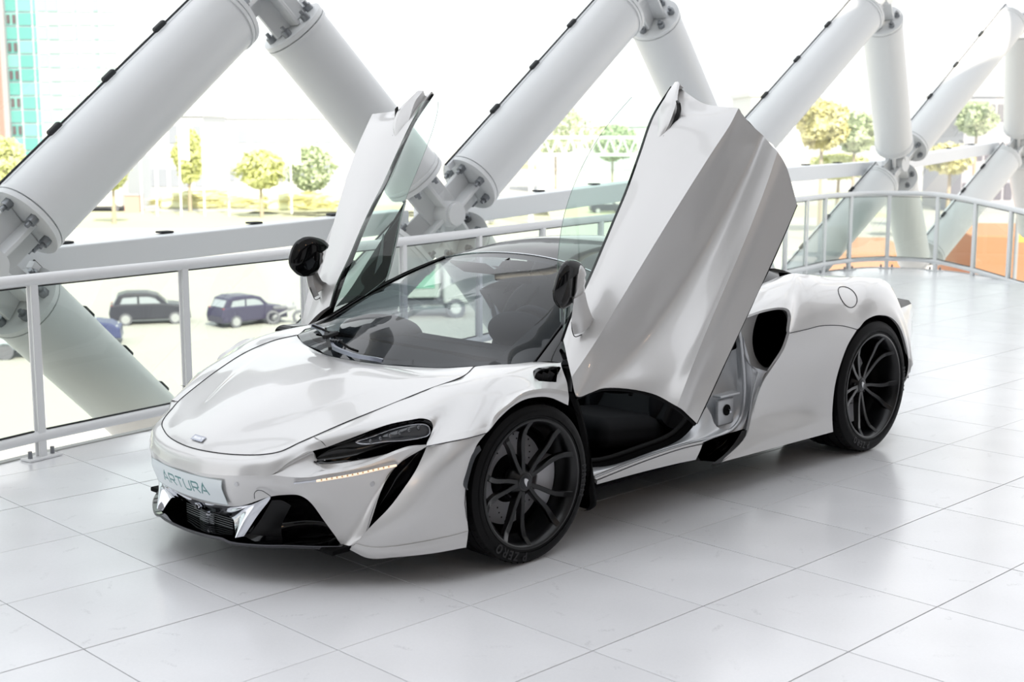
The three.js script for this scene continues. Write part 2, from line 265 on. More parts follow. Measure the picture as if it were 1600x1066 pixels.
// ---------- curved railing ----------
{
  const H = railPlan.map(([x, z], i) => [x, .95 - Math.max(0, i - 12) * .09, z]);
  const top = along(H, 150), foot = along(H.map(([x, y, z]) => [x, y - .83, z]), 150);
  const rail = thing('railing', 'white steel railing with glass panels curving along the floor edge', 'railing', [0, 0, 0]);
  obj('handrail', tube(top, .032, 12, 220), M.steel, rail); obj('lower_rail', tube(foot, .03, 12, 220), M.steel, rail);
  const curve = new THREE.CatmullRomCurve3(H.map(V), false, 'centripetal'); const tot = curve.getLength(), st = [];
  const s0 = (() => { let best = 0, bd = 9; for (let i = 0; i <= 400; i++) { const p = curve.getPointAt(i / 400), d = Math.hypot(p.x + 2.104, p.z - 1.89); if (d < bd) { bd = d; best = i / 400; } } return best * tot; })();
  for (let s = s0 - 2.0; s < tot; s += s < s0 + 9.8 ? 1.0 : .62) if (s > 0) st.push(curve.getPointAt(s / tot).toArray());
  st.forEach((p, i) => {
    const q = st[Math.min(i + 1, st.length - 1)], r = st[Math.max(i - 1, 0)], dir = [q[0] - r[0], 0, q[2] - r[2]], l = Math.hypot(dir[0], dir[2]), ang = Math.atan2(dir[0], dir[2]), base = p[1] - .95;
    const post = obj('post', [box(.012, .97, .045, 0, .485, 0, .003).translate(.016, 0, 0), box(.012, .97, .045, 0, .485, 0, .003).translate(-.016, 0, 0)].map((g) => g.rotateY(ang).translate(p[0], base, p[2])), M.steel, rail);
    obj('base_plate', box(.09, .012, .2, 0, .007, 0, .003).rotateY(ang).translate(p[0], base, p[2]), M.steel, post);
    for (const k of [-.07, .07]) obj('bolt', new THREE.CylinderGeometry(.012, .013, .04, 6).translate(0, .03, k).rotateY(ang).translate(p[0], base, p[2]), M.bolt, post);
    if (i < st.length - 1) {
      const a = mixp(p, q, .04), b = mixp(p, q, .96);
      const g = net([[[a[0], a[1] - .8, a[2]], [a[0], a[1] - .035, a[2]]], [[b[0], b[1] - .8, b[2]], [b[0], b[1] - .035, b[2]]]], {});
      obj('glass_panel', g, phys({ color: 0xe4ece8, roughness: 0, transmission: 1, thickness: 0, ior: 1.5 }), rail).userData.label = 'clear glass panel between the posts';
      obj('glass_seal', beam([a[0], a[1] - .036, a[2]], [b[0], b[1] - .036, b[2]], .014, .006, .001), gasket, rail); obj('glass_seal', beam([a[0], a[1] - .797, a[2]], [b[0], b[1] - .797, b[2]], .014, .006, .001), gasket, rail);
    }
  });
}

// ---------- outdoors, seven metres below the showroom floor ----------
const GY = -7;
const O1 = { road: std(0xb4b2ae, .9), lawn: std(0xb9ba9c, 1), white: std(0xd2d3d6, .7), pale: std(0xb9bdc6, .7), slab: std(0x9ba0ac, .6), brick: std(0xc4a096, .9), grey: std(0xa5a5ad, .8), dark: std(0x6a6a74, .5), leafA: std(0xd3d79c, .9), leafB: std(0xd6d2a0, .9), leafC: std(0xbfcbaa, .9), bark: std(0xa89c8c, 1), hedge: std(0xe2e4bc, 1) };
struct('ground', box(700, .1, 700, -300, GY - .05, -300, 0), O1.road);
const rightV = [.7126, 0, -.7016], fwdV = [-.7016, 0, -.7126];    // across and away from the showroom
const toward = Math.atan2(.7016, .7126);                        // turns a front facing +z to the showroom
const spot = (p, a = 0, b = 0) => [p[0] + rightV[0] * a + fwdV[0] * b, p[1], p[2] + rightV[2] * a + fwdV[2] * b];
function lawn(name, p, w, d) { struct(name, box(w, .08, d, 0, 0, 0, 0).rotateY(toward).translate(p[0], GY + .02, p[2]), O1.lawn); }
lawn('lawn', spot([-114.325, -7.000, -65.839], 8, 2), 62, 26); lawn('lawn', spot([-96.991, -7.000, -106.416], 0, 0), 70, 22); lawn('lawn', spot([-90.959, -7.000, -167.910], 0, 0), 60, 30);
// office tower of glass panes with a brick wing
{
  const D = 150, k = D / 2061, o = [-143.547, 1.705, -62.404], t = thing('office_tower', 'tall office tower of teal and white panes beside a red brick wing', 'building', [o[0], GY, o[2]], toward), base = -GY + 1.66;
  const X = (px) => px * k, Y = (py) => base - (py - 209) * k;
  obj('tower_wall', box(X(178), 34, 10, X(106), 17, -5.4, 0), O1.pale, t);
  const wing = obj('brick_wing', box(X(60), 34, 12, X(-20), 17, -4, 0), O1.brick, t);
  obj('corner_pier', box(X(8), 34, .6, X(14), 17, .1, 0), O1.grey, t);
  const cols = [[18, 34, 0], [37, 57, 0], [60, 64, 1], [67, 81, 2], [83, 99, 3], [101, 122, 4], [124, 128, 3], [131, 150, 4], [153, 161, 3], [164, 187, 4]];
  const mats = [std(0x5f9f9c, .25), std(0x74aca8, .25), std(0x7ea9a6, .3), std(0x98b9b6, .3), std(0xa3b7b6, .3), std(0xdfe3e3, .4), std(0x5d5258, .4)];
  cols.forEach(([a, b, q], i) => { for (let r = -3; r < 14; r++) { const y0 = 3 + r * 21.2, y1 = y0 + 18.5, odd = ((r % 2) + 2) % 2; let m = mats[q === 0 ? (r + i) % 3 & 1 : q === 1 ? (odd ? 0 : 1) : q === 2 ? (odd ? 5 : 3) : q === 3 ? (odd ? 4 : 3) : (odd ? 4 : 5)];
    obj('pane', box(X(b - a), X(18.5), .15, X((a + b) / 2), Y((y0 + y1) / 2), -.32, 0), m, t);
    if (q === 0 && i === 0 && odd) { obj('window', box(X(5), X(13), .12, X(a + 4), Y((y0 + y1) / 2), -.2, 0), mats[6], t); obj('window', box(X(5), X(13), .12, X(a + 13), Y((y0 + y1) / 2), -.2, 0), mats[6], t); } } });
  for (let r = 0; r < 8; r++) obj('window', box(X(12), X(20), .3, X(-6), Y(-20 + r * 38), 2, 0), O1.grey, wing);
}
function block(label, px0, px1, top, depth, m, rows, cols, wm) {
  const k = depth / 2061, o = CAMP((px0 + px1) / 2, depth), w = (px1 - px0) * k, h = 1.66 - GY - (top - 209) * k, t = thing('building', label, 'building', [o[0], GY, o[2]], toward);
  obj('wall', box(w, h, 14, 0, h / 2, -7, 0), m, t); obj('roof_edge', box(w + .6, .5, 14.6, 0, h + .1, -7, 0), O1.white, t);
  for (let r = 0; r < rows; r++) for (let c = 0; c < cols; c++) obj('window', box(w / cols * .72, h / rows * .42, .2, -w / 2 + w / cols * (c + .5), h / rows * (r + .55), .02, 0), wm, t);
}
function CAMP(px, depth) { const x = (px - 800) / 2060.9 * depth, c = depth * .9879; return [4.4474 + .7126 * x - .7016 * c, 0, 5.0063 - .7016 * x - .7126 * c]; }
block('long pale low building behind the white flagpoles', 165, 330, 180, 175, O1.white, 2, 9, O1.slab);
block('second pale building with dark roof slots behind the trees left of the far door', 336, 640, 184, 196, O1.white, 2, 14, O1.slab);
block('white building edge between the near door and the yellow trees', 1165, 1238, 150, 160, O1.white, 4, 4, O1.pale);
block('grey building behind the tree at the far right', 1490, 1570, 150, 150, O1.grey, 3, 5, O1.dark);
block('low white shed behind the road gantry', 840, 1010, 196, 200, O1.white, 1, 8, O1.pale);
// trees
function leafCloud(n, rx, ry, m) {
  const pos = [], nor = [], uv = []; 
  for (let i = 0; i < n; i++) {
    const a = rnd() * 6.283, u = rnd() * 2 - 1, r = .55 + .45 * Math.cbrt(rnd()), s = Math.sqrt(1 - u * u), lump = 1 + .22 * Math.sin(a * 3 + u * 5) + .12 * Math.sin(a * 7 + 2), c = [rx * s * Math.cos(a) * r * lump, ry * u * r, rx * s * Math.sin(a) * r * lump];
    const q = [rnd() - .5, rnd() - .2, rnd() - .5], e = V(q).normalize(), f = new THREE.Vector3(rnd() - .5, rnd() - .5, rnd() - .5).cross(e).normalize(), g = new THREE.Vector3().crossVectors(e, f), z = .16 + rnd() * .2;
    for (const [x, y] of [[-1, -.6], [1, -.6], [0, 1.2]]) { pos.push(c[0] + (f.x * x + g.x * y) * z, c[1] + (f.y * x + g.y * y) * z, c[2] + (f.z * x + g.z * y) * z); nor.push(e.x, e.y, e.z); uv.push(x, y); }
  }
  const h = new THREE.BufferGeometry(); h.setAttribute('position', new THREE.Float32BufferAttribute(pos, 3)); h.setAttribute('normal', new THREE.Float32BufferAttribute(nor, 3)); h.setAttribute('uv', new THREE.Float32BufferAttribute(uv, 2)); return h;
}
function tree(label, px, top, bottom, depth, wpx, m) {
  const k = depth / 2061, o = CAMP(px, depth), topY = 1.66 - GY - (top - 209) * k, rx = wpx * k / 2, botY = 1.66 - GY - (bottom - 209) * k, t = thing('tree', label, 'tree', [o[0], GY, o[2]], rnd() * 6);
  obj('trunk', [rod([0, -.1, 0], [.1, botY + (topY - botY) * .5, 0], .22, 8, .1), rod([.05, botY, 0], [rx * .5, (topY + botY) / 2, .3], .09, 6, .03), rod([.05, botY, 0], [-rx * .5, (topY + botY) / 2, -.3], .09, 6, .03)], O1.bark, t);
  obj('foliage', leafCloud(1500, rx, (topY - botY) / 2).translate(0, (topY + botY) / 2, 0), m, t).userData.kind = 'stuff';
}
tree('rounded yellow-green tree at the foot of the office tower', 26, 215, 300, 120, 62, O1.leafA);
tree('small tree just right of the thick left tube', 188, 228, 292, 130, 46, O1.leafA);
tree('slim tree among the white flagpoles', 306, 200, 284, 150, 40, O1.leafA);
tree('bushy tree right of the flagpoles', 416, 232, 292, 140, 68, O1.leafA);
tree('tree left of the far door mirror, over the hedge', 492, 226, 296, 158, 66, O1.leafC);
tree('pale grey-green tree behind the road gantry', 868, 165, 240, 180, 100, O1.leafC);
tree('green tree seen through the near door glass', 955, 195, 250, 170, 70, O1.leafC);
tree('bright yellow tree right of the near door', 1275, 158, 232, 110, 70, O1.leafB);
tree('green tree left of the upright tube', 1325, 175, 236, 115, 60, O1.leafC);
tree('dark green tree in front of the grey building', 1508, 160, 210, 120, 52, O1.leafC);
tree('low bush under the square beam at the right', 1470, 225, 268, 110, 60, O1.leafB);
tree('low yellow bush under the joint of the curved railing', 1300, 240, 276, 120, 90, O1.leafA);
// clipped hedge, flags, gantry
function hedge(label, px0, px1, bottom, hm) { const depth = 8.66 * 2061 / (bottom - 209), o = CAMP((px0 + px1) / 2, depth), w = (px1 - px0) * depth / 2061, t = thing('hedge', label, 'hedge', [o[0], GY, o[2]], toward); obj('hedge_body', new RoundedBoxGeometry(w, hm, 1.2, 3, .3).translate(0, hm / 2, 0), O1.hedge, t); const g = leafCloud(900, 1, 1); g.scale(w / 2, hm * .55, .8).translate(0, hm / 2, 0); obj('foliage', g, O1.leafB, t).userData.kind = 'stuff'; }
hedge('long clipped hedge under the flagpoles', 262, 420, 322, 1.9); hedge('yellow hedge left of the far door', 425, 560, 325, 1.9); hedge('hedge line behind the square beam right of the bolted joint', 720, 880, 262, 2.0);
const flagM = std(0xe8e8ea, .7);
[[232, 330, 185], [255, 334, 196], [292, 334, 192], [328, 334, 190], [366, 334, 192], [462, 331, 200]].forEach(([px, b, top], i) => {
  const depth = 8.66 * 2061 / (b - 209), o = CAMP(px, depth), h = (b - top) * depth / 2061, t = thing('flagpole', ['first', 'second', 'third', 'fourth', 'fifth', 'last'][i] + ' white flagpole counted from the thick left tube', 'flagpole', [o[0], GY, o[2]], toward);
  obj('pole', new THREE.CylinderGeometry(.07, .1, h, 10).translate(0, h / 2, 0), flagM, t);
  obj('flag', net([0, .35, .7, 1.05].map((x, q) => [0, .25, .5, .75, 1].map((f) => [x + .07, h - .2 - f * 3.6 - x * .15, .12 * Math.sin(q * 1.7 + f * 4)])), {}), flagM, t);
});
{
  const depth = 130, k = depth / 2061, o = CAMP(900, depth), t = thing('road_gantry', 'white lattice gantry across the road behind the car roof', 'gantry', [o[0], 0, o[2]], toward), Y = (py) => 1.66 - (py - 209) * k, x0 = -70 * k, x1 = 110 * k;
  obj('chord', beam([x0, Y(214), 0], [x1, Y(214), 0], .3, .3), O1.white, t); obj('chord', beam([x0, Y(240), 0], [x1, Y(240), 0], .3, .3), O1.white, t);
  for (let i = 0; i < 9; i++) { const a = x0 + (x1 - x0) * i / 9, b = x0 + (x1 - x0) * (i + .5) / 9, c = x0 + (x1 - x0) * (i + 1) / 9; obj('diagonal', beam([a, Y(214), 0], [b, Y(240), 0], .16, .16), O1.white, t); obj('diagonal', beam([b, Y(240), 0], [c, Y(214), 0], .16, .16), O1.white, t); }
  for (const x of [x0, x1]) obj('leg', beam([x, GY, 0], [x, Y(212), 0], .45, .45), O1.white, t);
}
// parked vehicles
function smallCar(label, p, heading, m, s = 1) {
  const t = thing('parked_car', label, 'car', [p[0], GY, p[2]], heading);
  const prof = (pts, w, bev) => { const sh = new THREE.Shape(); pts.forEach(([a, b], i) => sh[i ? 'lineTo' : 'moveTo'](a, b)); return new THREE.ExtrudeGeometry(sh, { depth: w - 2 * bev, bevelEnabled: true, bevelSize: bev, bevelThickness: bev, bevelSegments: 3 }).translate(0, 0, -w / 2 + bev).scale(s, s, s); };
  obj('body', prof([[-1.85, .35], [-1.9, .6], [-1.82, .92], [-1.5, 1.0], [.6, .98], [1.5, .86], [1.85, .66], [1.88, .35]], 1.66, .09), m, t);
  obj('cabin', prof([[-1.72, .95], [-1.45, 1.42], [-1.1, 1.52], [-.1, 1.5], [.35, 1.38], [.85, .97]], 1.48, .1), m, t);
  const gl = std(0xa2a8b2, .1);
  for (const z of [-1, 1]) { obj('side_window', prof([[-1.45, 1.03], [-1.3, 1.36], [-.62, 1.4], [-.62, 1.03]], .05, .01).translate(0, 0, z * .745 * s), gl, t); obj('side_window', prof([[-.5, 1.03], [-.5, 1.4], [-.05, 1.39], [.25, 1.3], [.55, 1.03]], .05, .01).translate(0, 0, z * .745 * s), gl, t); }
  obj('windscreen', beam([.28 * s, 1.42 * s, 0], [.86 * s, 1.02 * s, 0], 1.2 * s, .05, .01), gl, t); obj('rear_window', beam([-1.56 * s, 1.4 * s, 0], [-1.78 * s, 1.05 * s, 0], 1.1 * s, .05, .01), gl, t);
  for (const z of [-.55, .55]) { obj('tail_lamp', box(.08, .3, .16, -1.84, .88, z * 1.25, .02).scale(s, s, s), std(0xb0433c, .3), t); obj('head_lamp', box(.1, .14, .3, 1.78, .74, z, .02).scale(s, s, s), std(0xd8d8d8, .2), t); }
  obj('number_plate', box(.02, .11, .5, -1.93, .62, 0, 0).scale(s, s, s), std(0xc9a24a, .5), t);
  for (const [x, z] of [[-1.2, .78], [-1.2, -.78], [1.2, .78], [1.2, -.78]]) { const w = obj('wheel', rod([x, .31, z - .1], [x, .31, z + .1], .31, 20).scale(s, s, s), O1.dark, t); obj('rim', rod([x, .31, z - .11], [x, .31, z + .11], .21, 16).scale(s, s, s), std(0xb9bac0, .3, .4), w); }
}
const dk = std(0x3a3a46, .3), pu = std(0x45415a, .3), bl = std(0x444a74, .3);
smallCar('black hatchback parked left of the second railing post, seen through the glass', spot([-49.704, -7.000, -26.012], 0, .8), toward + .28, dk, .92);
smallCar('dark purple hatchback seen from behind between the second post and the bonnet', spot([-46.125, -7.000, -28.960], 0, .8), toward + .75, pu, .88);
smallCar('blue car nosing out behind the pale van, above the shaded tube', spot([-46.575, -7.000, -20.754], 0, .6), toward + .22, bl, .95);
smallCar('small dark car on the road seen through the near door glass', spot([-90.194, -7.000, -106.277], 0, .8), toward + .1, dk);
smallCar('silver car on the road behind the square beam right of the joint', spot([-87.376, -7.000, -83.062], 0, .8), toward + .1, std(0x8d8f96, .3));
smallCar('distant dark car behind the fourth flagpole', spot([-184.436, -7.000, -118.086], 0, .8), toward, dk); smallCar('distant dark car right of the fifth flagpole', spot([-178.807, -7.000, -119.920], 0, .8), toward, dk);
smallCar('dark car under the beam between the two right joints', spot([-179.531, -7.000, -350.028], 0, .8), toward + .4, dk, .95);
{
  const p = spot([-45.707, -7.000, -18.882], 0, -.6), t = thing('van', 'pale van at the far left behind the railing glass', 'van', [p[0], GY, p[2]], toward + .2), pl = std(0xb9c6d2, .5);
  obj('body', new RoundedBoxGeometry(2.6, 2.0, 1.8, 4, .2).translate(-.2, 1.35, 0), pl, t); obj('bonnet', new RoundedBoxGeometry(1.0, .9, 1.7, 4, .2).translate(1.3, .85, 0), pl, t);
  obj('windscreen', beam([1.05, 2.0, 0], [1.5, 1.35, 0], 1.4, .06, .01), std(0x6c7782, .1), t); obj('side_window', box(.8, .5, 1.84, .4, 1.8, 0, .02), std(0x6c7782, .1), t);
  for (const [x, z] of [[-.9, .8], [1.1, .8], [-.9, -.8], [1.1, -.8]]) obj('wheel', rod([x, .33, z - .1], [x, .33, z + .1], .33, 18), O1.dark, t);
}
{
  const p = spot([-42.006, -7.000, -35.956], 0, 1.5), t = thing('lorry', 'white lorry with a green side seen through the windscreen', 'lorry', [p[0], GY, p[2]], toward + .12);
  obj('cargo_box', new RoundedBoxGeometry(3.4, 1.9, 2.2, 3, .06).translate(-.9, 1.95, 0), std(0xd6dcd8, .5), t); obj('side_panel', box(3.0, 1.3, .04, -.9, 2.1, 1.11, .01), std(0x86c8ab, .5), t);
  obj('cab', new RoundedBoxGeometry(1.3, 1.8, 2.0, 4, .18).translate(1.65, 1.55, 0), std(0xdadcdc, .4), t); obj('cab_window', box(.8, .6, 2.04, 1.75, 1.95, 0, .02), std(0x66707a, .1), t); obj('chassis', box(4.6, .25, 1.8, 0, .75, 0, .02), O1.dark, t);
  for (const x of [-1.9, -.9, 1.6]) for (const z of [-.9, .9]) { const w = obj('wheel', rod([x, .46, z - .14], [x, .46, z + .14], .46, 20), O1.dark, t); obj('rim', rod([x, .46, z - .15], [x, .46, z + .15], .26, 14), O1.white, w); }
}
{
  const p = spot([-134.476, -7.000, -69.540], 0, 0), t = thing('trailer', 'white box trailer behind the thick left tube', 'trailer', [p[0], GY, p[2]], toward);
  obj('trailer_box', new RoundedBoxGeometry(5.6, 5, 2.6, 3, .08).translate(0, 3.1, 0), O1.white, t); obj('chassis', box(5.4, .2, 2.2, 0, .5, 0, .02), O1.dark, t); for (const x of [-2, -1, 2]) obj('wheel', rod([x, .45, 1.0], [x, .45, 1.3], .45, 16), O1.dark, t);
  const q = [-129.543, -7.000, -70.924], b = thing('brick_shed', 'small red brick shed beside the white trailer', 'shed', [q[0], GY, q[2]], toward); obj('wall', box(1.7, 1.9, 1.6, 0, .95, 0, .02), O1.brick, b); obj('roof', box(1.9, .12, 1.8, 0, 1.95, 0, .02), O1.grey, b);
}
{
  const p = spot([-45.126, -7.000, -30.516], 0, .3), t = thing('motorcycle', 'parked motorcycle beside the dark purple hatchback', 'motorcycle', [p[0], GY, p[2]], toward + .2);
  for (const x of [-.6, .6]) obj('wheel', new THREE.TorusGeometry(.26, .07, 8, 20).translate(x, .33, 0), O1.dark, t);
  obj('frame', [rod([-.6, .33, 0], [0, .6, 0], .05, 8), rod([.6, .33, 0], [.35, .95, 0], .04, 8), rod([0, .6, 0], [.4, .8, 0], .06, 8)], O1.grey, t); obj('saddle', new RoundedBoxGeometry(.7, .16, .28, 3, .07).translate(-.25, .78, 0), O1.dark, t); obj('tank', new THREE.SphereGeometry(.2, 14, 10).scale(1.4, .8, .8).translate(.2, .82, 0), O1.grey, t); obj('handlebar', rod([.33, 1.0, -.3], [.33, 1.0, .3], .02, 8), O1.dark, t);
}
// orange brick buildings below the far end of the balcony
{
  const mk = (label, px0, px1, y0, depth) => { const k = depth / 2061, o = CAMP((px0 + px1) / 2, depth), w = (px1 - px0) * k, top = 1.66 - (y0 - 209) * k - GY, t = thing('brick_building', label, 'building', [o[0], GY, o[2]], toward - .15); obj('wall', box(w, top * .72, 5, 0, top * .36, -2.5, 0), std(0xd8bca4, .8), t); obj('brick_band', box(w + .3, top * .28, 5.3, 0, top * .86, -2.5, .05), std(0xb98666, .8), t); obj('ledge', box(w + .5, .12, 5.5, 0, top * .72, -2.5, .02), O1.white, t); for (let i = 0; i < 5; i++) obj('window', box(w / 7, top * .4, .15, -w / 2 + w * (i + .5) / 5, top * .4, 0, .01), O1.slab, t); };
  mk('orange brick building behind the left part of the curved railing', 1290, 1410, 388, 34); mk('orange brick building at the right edge behind the curved railing', 1520, 1640, 362, 36);
  const o = CAMP(1580, 32), s = thing('yellow_banner', 'small yellow banner at the right edge between two tubes', 'banner', [o[0], GY, o[2]], toward); obj('pole', rod([0, 0, 0], [0, 7.2, 0], .05, 8), O1.grey, s); obj('banner_cloth', box(.2, .95, .03, .12, 6.6, 0, .005), std(0xd6b45c, .7), s);
}

// ---------- the car: x to its left, z forward, origin on the floor between the axles ----------
const car = thing('sports_car', 'low silver-white sports car, both doors swung up, black wheels, on pale tiles', 'car');
const part = (name, geos, m, label, parent = car) => { const o = obj(name, geos, m, parent); if (label) o.userData.label = label; return o; };
// leaves out of a sheet whatever lies inside a convex outline seen along the direction d
function cutOut(geo, outline, d, keepInside = false) {
  const g = geo.index ? geo.toNonIndexed() : geo, P = g.attributes.position, N = g.attributes.normal, U = g.attributes.uv, D = V(d).normalize();
  const c = outline.reduce((s, p) => s.add(V(p)), new THREE.Vector3()).multiplyScalar(1 / outline.length);
  const planes = outline.map((p, i) => { const a = V(p), b = V(outline[(i + 1) % outline.length]); const n = new THREE.Vector3().crossVectors(b.clone().sub(a), D).normalize(); const pl = new THREE.Plane().setFromNormalAndCoplanarPoint(n, a); if (pl.distanceToPoint(c) > 0) pl.negate(); return pl; });   // inside is negative
  const out = [], kept = [];
  const lerpv = (a, b, t) => a.map((v, k) => v + (b[k] - v) * t);
  for (let i = 0; i < P.count; i += 3) {
    let poly = [0, 1, 2].map((k) => [P.getX(i + k), P.getY(i + k), P.getZ(i + k), N.getX(i + k), N.getY(i + k), N.getZ(i + k), U.getX(i + k), U.getY(i + k)]);
    const emit = (q, to) => { for (let k = 1; k < q.length - 1; k++) to.push(q[0], q[k], q[k + 1]); };
    if (N.getX(i) * D.x + N.getY(i) * D.y + N.getZ(i) * D.z < 0.1) { emit(poly, out); continue; }
    for (const pl of planes) {
      if (poly.length < 3) break;
      const dist = poly.map((v) => pl.normal.x * v[0] + pl.normal.y * v[1] + pl.normal.z * v[2] + pl.constant), inn = [], ext = [];
      for (let k = 0; k < poly.length; k++) {
        const l = (k + 1) % poly.length, a = poly[k], b = poly[l];
        (dist[k] > 0 ? ext : inn).push(a);
        if (dist[k] * dist[l] < 0) { const x = lerpv(a, b, dist[k] / (dist[k] - dist[l])); ext.push(x); inn.push(x); }
      }
      if (ext.length > 2) emit(ext, out);
      poly = inn;
    }
    if (poly.length > 2) emit(poly, kept);
  }
  const list = keepInside ? kept : out, h = new THREE.BufferGeometry(), f = list.length;
  const A = [new Float32Array(f * 3), new Float32Array(f * 3), new Float32Array(f * 2)];
  list.forEach((v, k) => { A[0].set(v.slice(0, 3), k * 3); A[1].set(v.slice(3, 6), k * 3); A[2].set(v.slice(6), k * 2); });
  h.setAttribute('position', new THREE.BufferAttribute(A[0], 3)); h.setAttribute('normal', new THREE.BufferAttribute(A[1], 3)); h.setAttribute('uv', new THREE.BufferAttribute(A[2], 2));
  return h;
}
const both = (g) => [g, mirrorGeo(g)];
const loop = (pts, n) => { const c = new THREE.CatmullRomCurve3(pts.map(V), true, 'centripetal'); return c.getSpacedPoints(n).slice(0, n).map((p) => p.toArray()); };
// rings joined one after another (each ring a closed loop with equally many points)
const rings = (list, inside) => net(list.map((r) => [...r, r[0]]), { inside });

// --- bonnet ---
const shutFront = [[0, .478, 2.285], [.11, .480, 2.277], [.214, .484, 2.256], [.302, .490, 2.224], [.37, .499, 2.193], [.417, .512, 2.153]];
const shutSide = [[.449, .539, 2.096], [.477, .561, 2.046], [.523, .604, 1.927], [.581, .653, 1.771], [.629, .701, 1.602], [.652, .727, 1.47], [.648, .739, 1.409], [.606, .756, 1.322]];
const bonnetRows = [
  shutFront,
  [[0, .507, 2.252], [.10, .509, 2.244], [.20, .512, 2.222], [.290, .515, 2.185], [.375, .523, 2.14], shutSide[0]],
  [[0, .545, 2.19], [.10, .547, 2.182], [.204, .550, 2.143], [.285, .551, 2.12], [.39, .551, 2.09], shutSide[1]],
  [[0, .610, 2.06], [.11, .613, 2.052], [.255, .586, 2.055], [.315, .600, 1.99], [.44, .596, 1.97], shutSide[2]],
  [[0, .668, 1.89], [.13, .671, 1.882], [.345, .642, 1.90], [.39, .657, 1.83], [.49, .655, 1.80], shutSide[3]],
  [[0, .712, 1.70], [.15, .715, 1.695], [.425, .692, 1.72], [.462, .703, 1.66], [.555, .704, 1.63], shutSide[4]],
  [[0, .735, 1.585], [.15, .738, 1.58], [.475, .725, 1.58], [.51, .733, 1.53], [.59, .732, 1.50], shutSide[5]],
  [[0, .741, 1.535], [.15, .742, 1.53], [.45, .739, 1.465], [.52, .744, 1.43], [.60, .743, 1.42], shutSide[6]],
  [[0, .735, 1.50], [.15, .735, 1.495], [.42, .739, 1.408], [.51, .745, 1.37], [.565, .751, 1.345], shutSide[7]],
];
// smooth the crest: the three middle columns follow straight lines between the ridge points measured on both sides
const bonnet = part('bonnet', sheet(bonnetRows, { half: true, su: 7, sv: 7, fold: 0.012, relax: 25 }), M.paint);
const shutLine = [...shutFront, ...shutSide];
part('seam', tube([...shutLine.slice(1).reverse().map(flipx), ...shutLine].map(([x, y, z]) => [x, y + .0006, z]), .0024, 6, 160), M.seam, 'thin dark gap round the bonnet');
// --- fender ---
const eyelid = [[0.550, 0.531, 2.040], [0.610, 0.568, 1.949], [0.680, 0.608, 1.851], [0.730, 0.623, 1.782], [0.755, 0.627, 1.740], [0.780, 0.617, 1.720], [0.790, 0.596, 1.717], [0.800, 0.572, 1.737]];
const bumperCut = [[0.833, 0.539, 1.787], [0.888, 0.555, 1.731], [0.928, 0.566, 1.669], [0.946, 0.575, 1.588]];
const archTop = [[0.950, 0.621, 1.525], [0.952, 0.659, 1.452], [0.954, 0.677, 1.385], [0.954, 0.675, 1.294], [0.950, 0.659, 1.224], [0.945, 0.614, 1.123]];
const fA = [[.477, .561, 2.046], [.515, .595, 1.951], [.560, .635, 1.83], [.593, .667, 1.73], [.61, .684, 1.665], [.621, .694, 1.63], [.629, .701, 1.602], [.636, .710, 1.57], [.642, .717, 1.53], [.648, .722, 1.49], [.652, .728, 1.45], [.650, .738, 1.415], [.635, .747, 1.37], [.610, .755, 1.325], [.66, .761, 1.25], [.703, .763, 1.2], [.738, .765, 1.108], [0.800, 0.765, 0.967]];
const fB = [[.512, .563, 2.058], [.57, .598, 1.965], [.632, .628, 1.835], [.672, .652, 1.745], [.695, .668, 1.69], [.71, .680, 1.655], [.722, .691, 1.62], [.733, .704, 1.575], [.745, .719, 1.53], [.755, .733, 1.485], [.762, .745, 1.44], [.770, .754, 1.39], [.776, .760, 1.34], [.782, .766, 1.29], [.788, .769, 1.24], [.793, .770, 1.18], [.80, .770, 1.11], [.838, .765, 1.05]];
const fD = [...eyelid, ...bumperCut.slice(0), ...archTop];
const fC = [...[0, 1, 2, 3, 4].map((k) => { const p = mixp(fB[k], fD[k], .6); return [p[0] + .003, p[1] + .005, p[2]]; }), [.762, .655, 1.672], [.778, .652, 1.655], [.795, .652, 1.635], [.818, .645, 1.615], [.845, .66, 1.58], [.868, .675, 1.53], [.888, .69, 1.47], [.898, .705, 1.41], [.905, .715, 1.35], [.908, .722, 1.29], [.91, .725, 1.22], [.912, .72, 1.15], [.912, .70, 1.095]];
const fE = [...Array.from({ length: 12 }, (_, k) => mixp(fC[k], fD[k], .78)), [0.943, 0.639, 1.536], [0.946, 0.675, 1.461], [0.948, 0.703, 1.396], [0.948, 0.707, 1.298], [0.946, 0.695, 1.215], [0.943, 0.670, 1.124]];
const ventLine = [[0.880, 0.735, 1.252], [0.880, 0.753, 1.243], [0.880, 0.764, 1.216], [0.880, 0.764, 1.169], [0.880, 0.758, 1.098], [0.880, 0.732, 1.117], [0.880, 0.693, 1.136], [0.880, 0.702, 1.189], [0.880, 0.715, 1.239]];
const dense = (pts, n) => along(pts, n);
const flare = fE.map((p, k) => (k < 11 ? p : [p[0] + .003, p[1], p[2]])), lipMid = flare.map((p, k) => { const q = mixp(p, fD[k], .35); return k < 11 ? q : [q[0] + .004, q[1] - .004, q[2]]; });
let fenderGeo = mergeGeometries([sheet([fA, fB, fC, flare], { su: 5, sv: 7, relax: 45 }), sheet([flare, lipMid, fD], { su: 5, sv: 3 })].map((g) => g.toNonIndexed()));
fenderGeo = cutOut(fenderGeo, ventLine, [.8, .35, .4]);
const archLip = fD.slice(11), archIn = archLip.map(([x, y, z]) => [x - .022, y + .002, z]);
fenderGeo = mergeGeometries([fenderGeo, sheet([archLip, archIn], { su: 5, sv: 1 }).toNonIndexed()]);
for (const g of both(fenderGeo)) part('fender', g, M.paint);
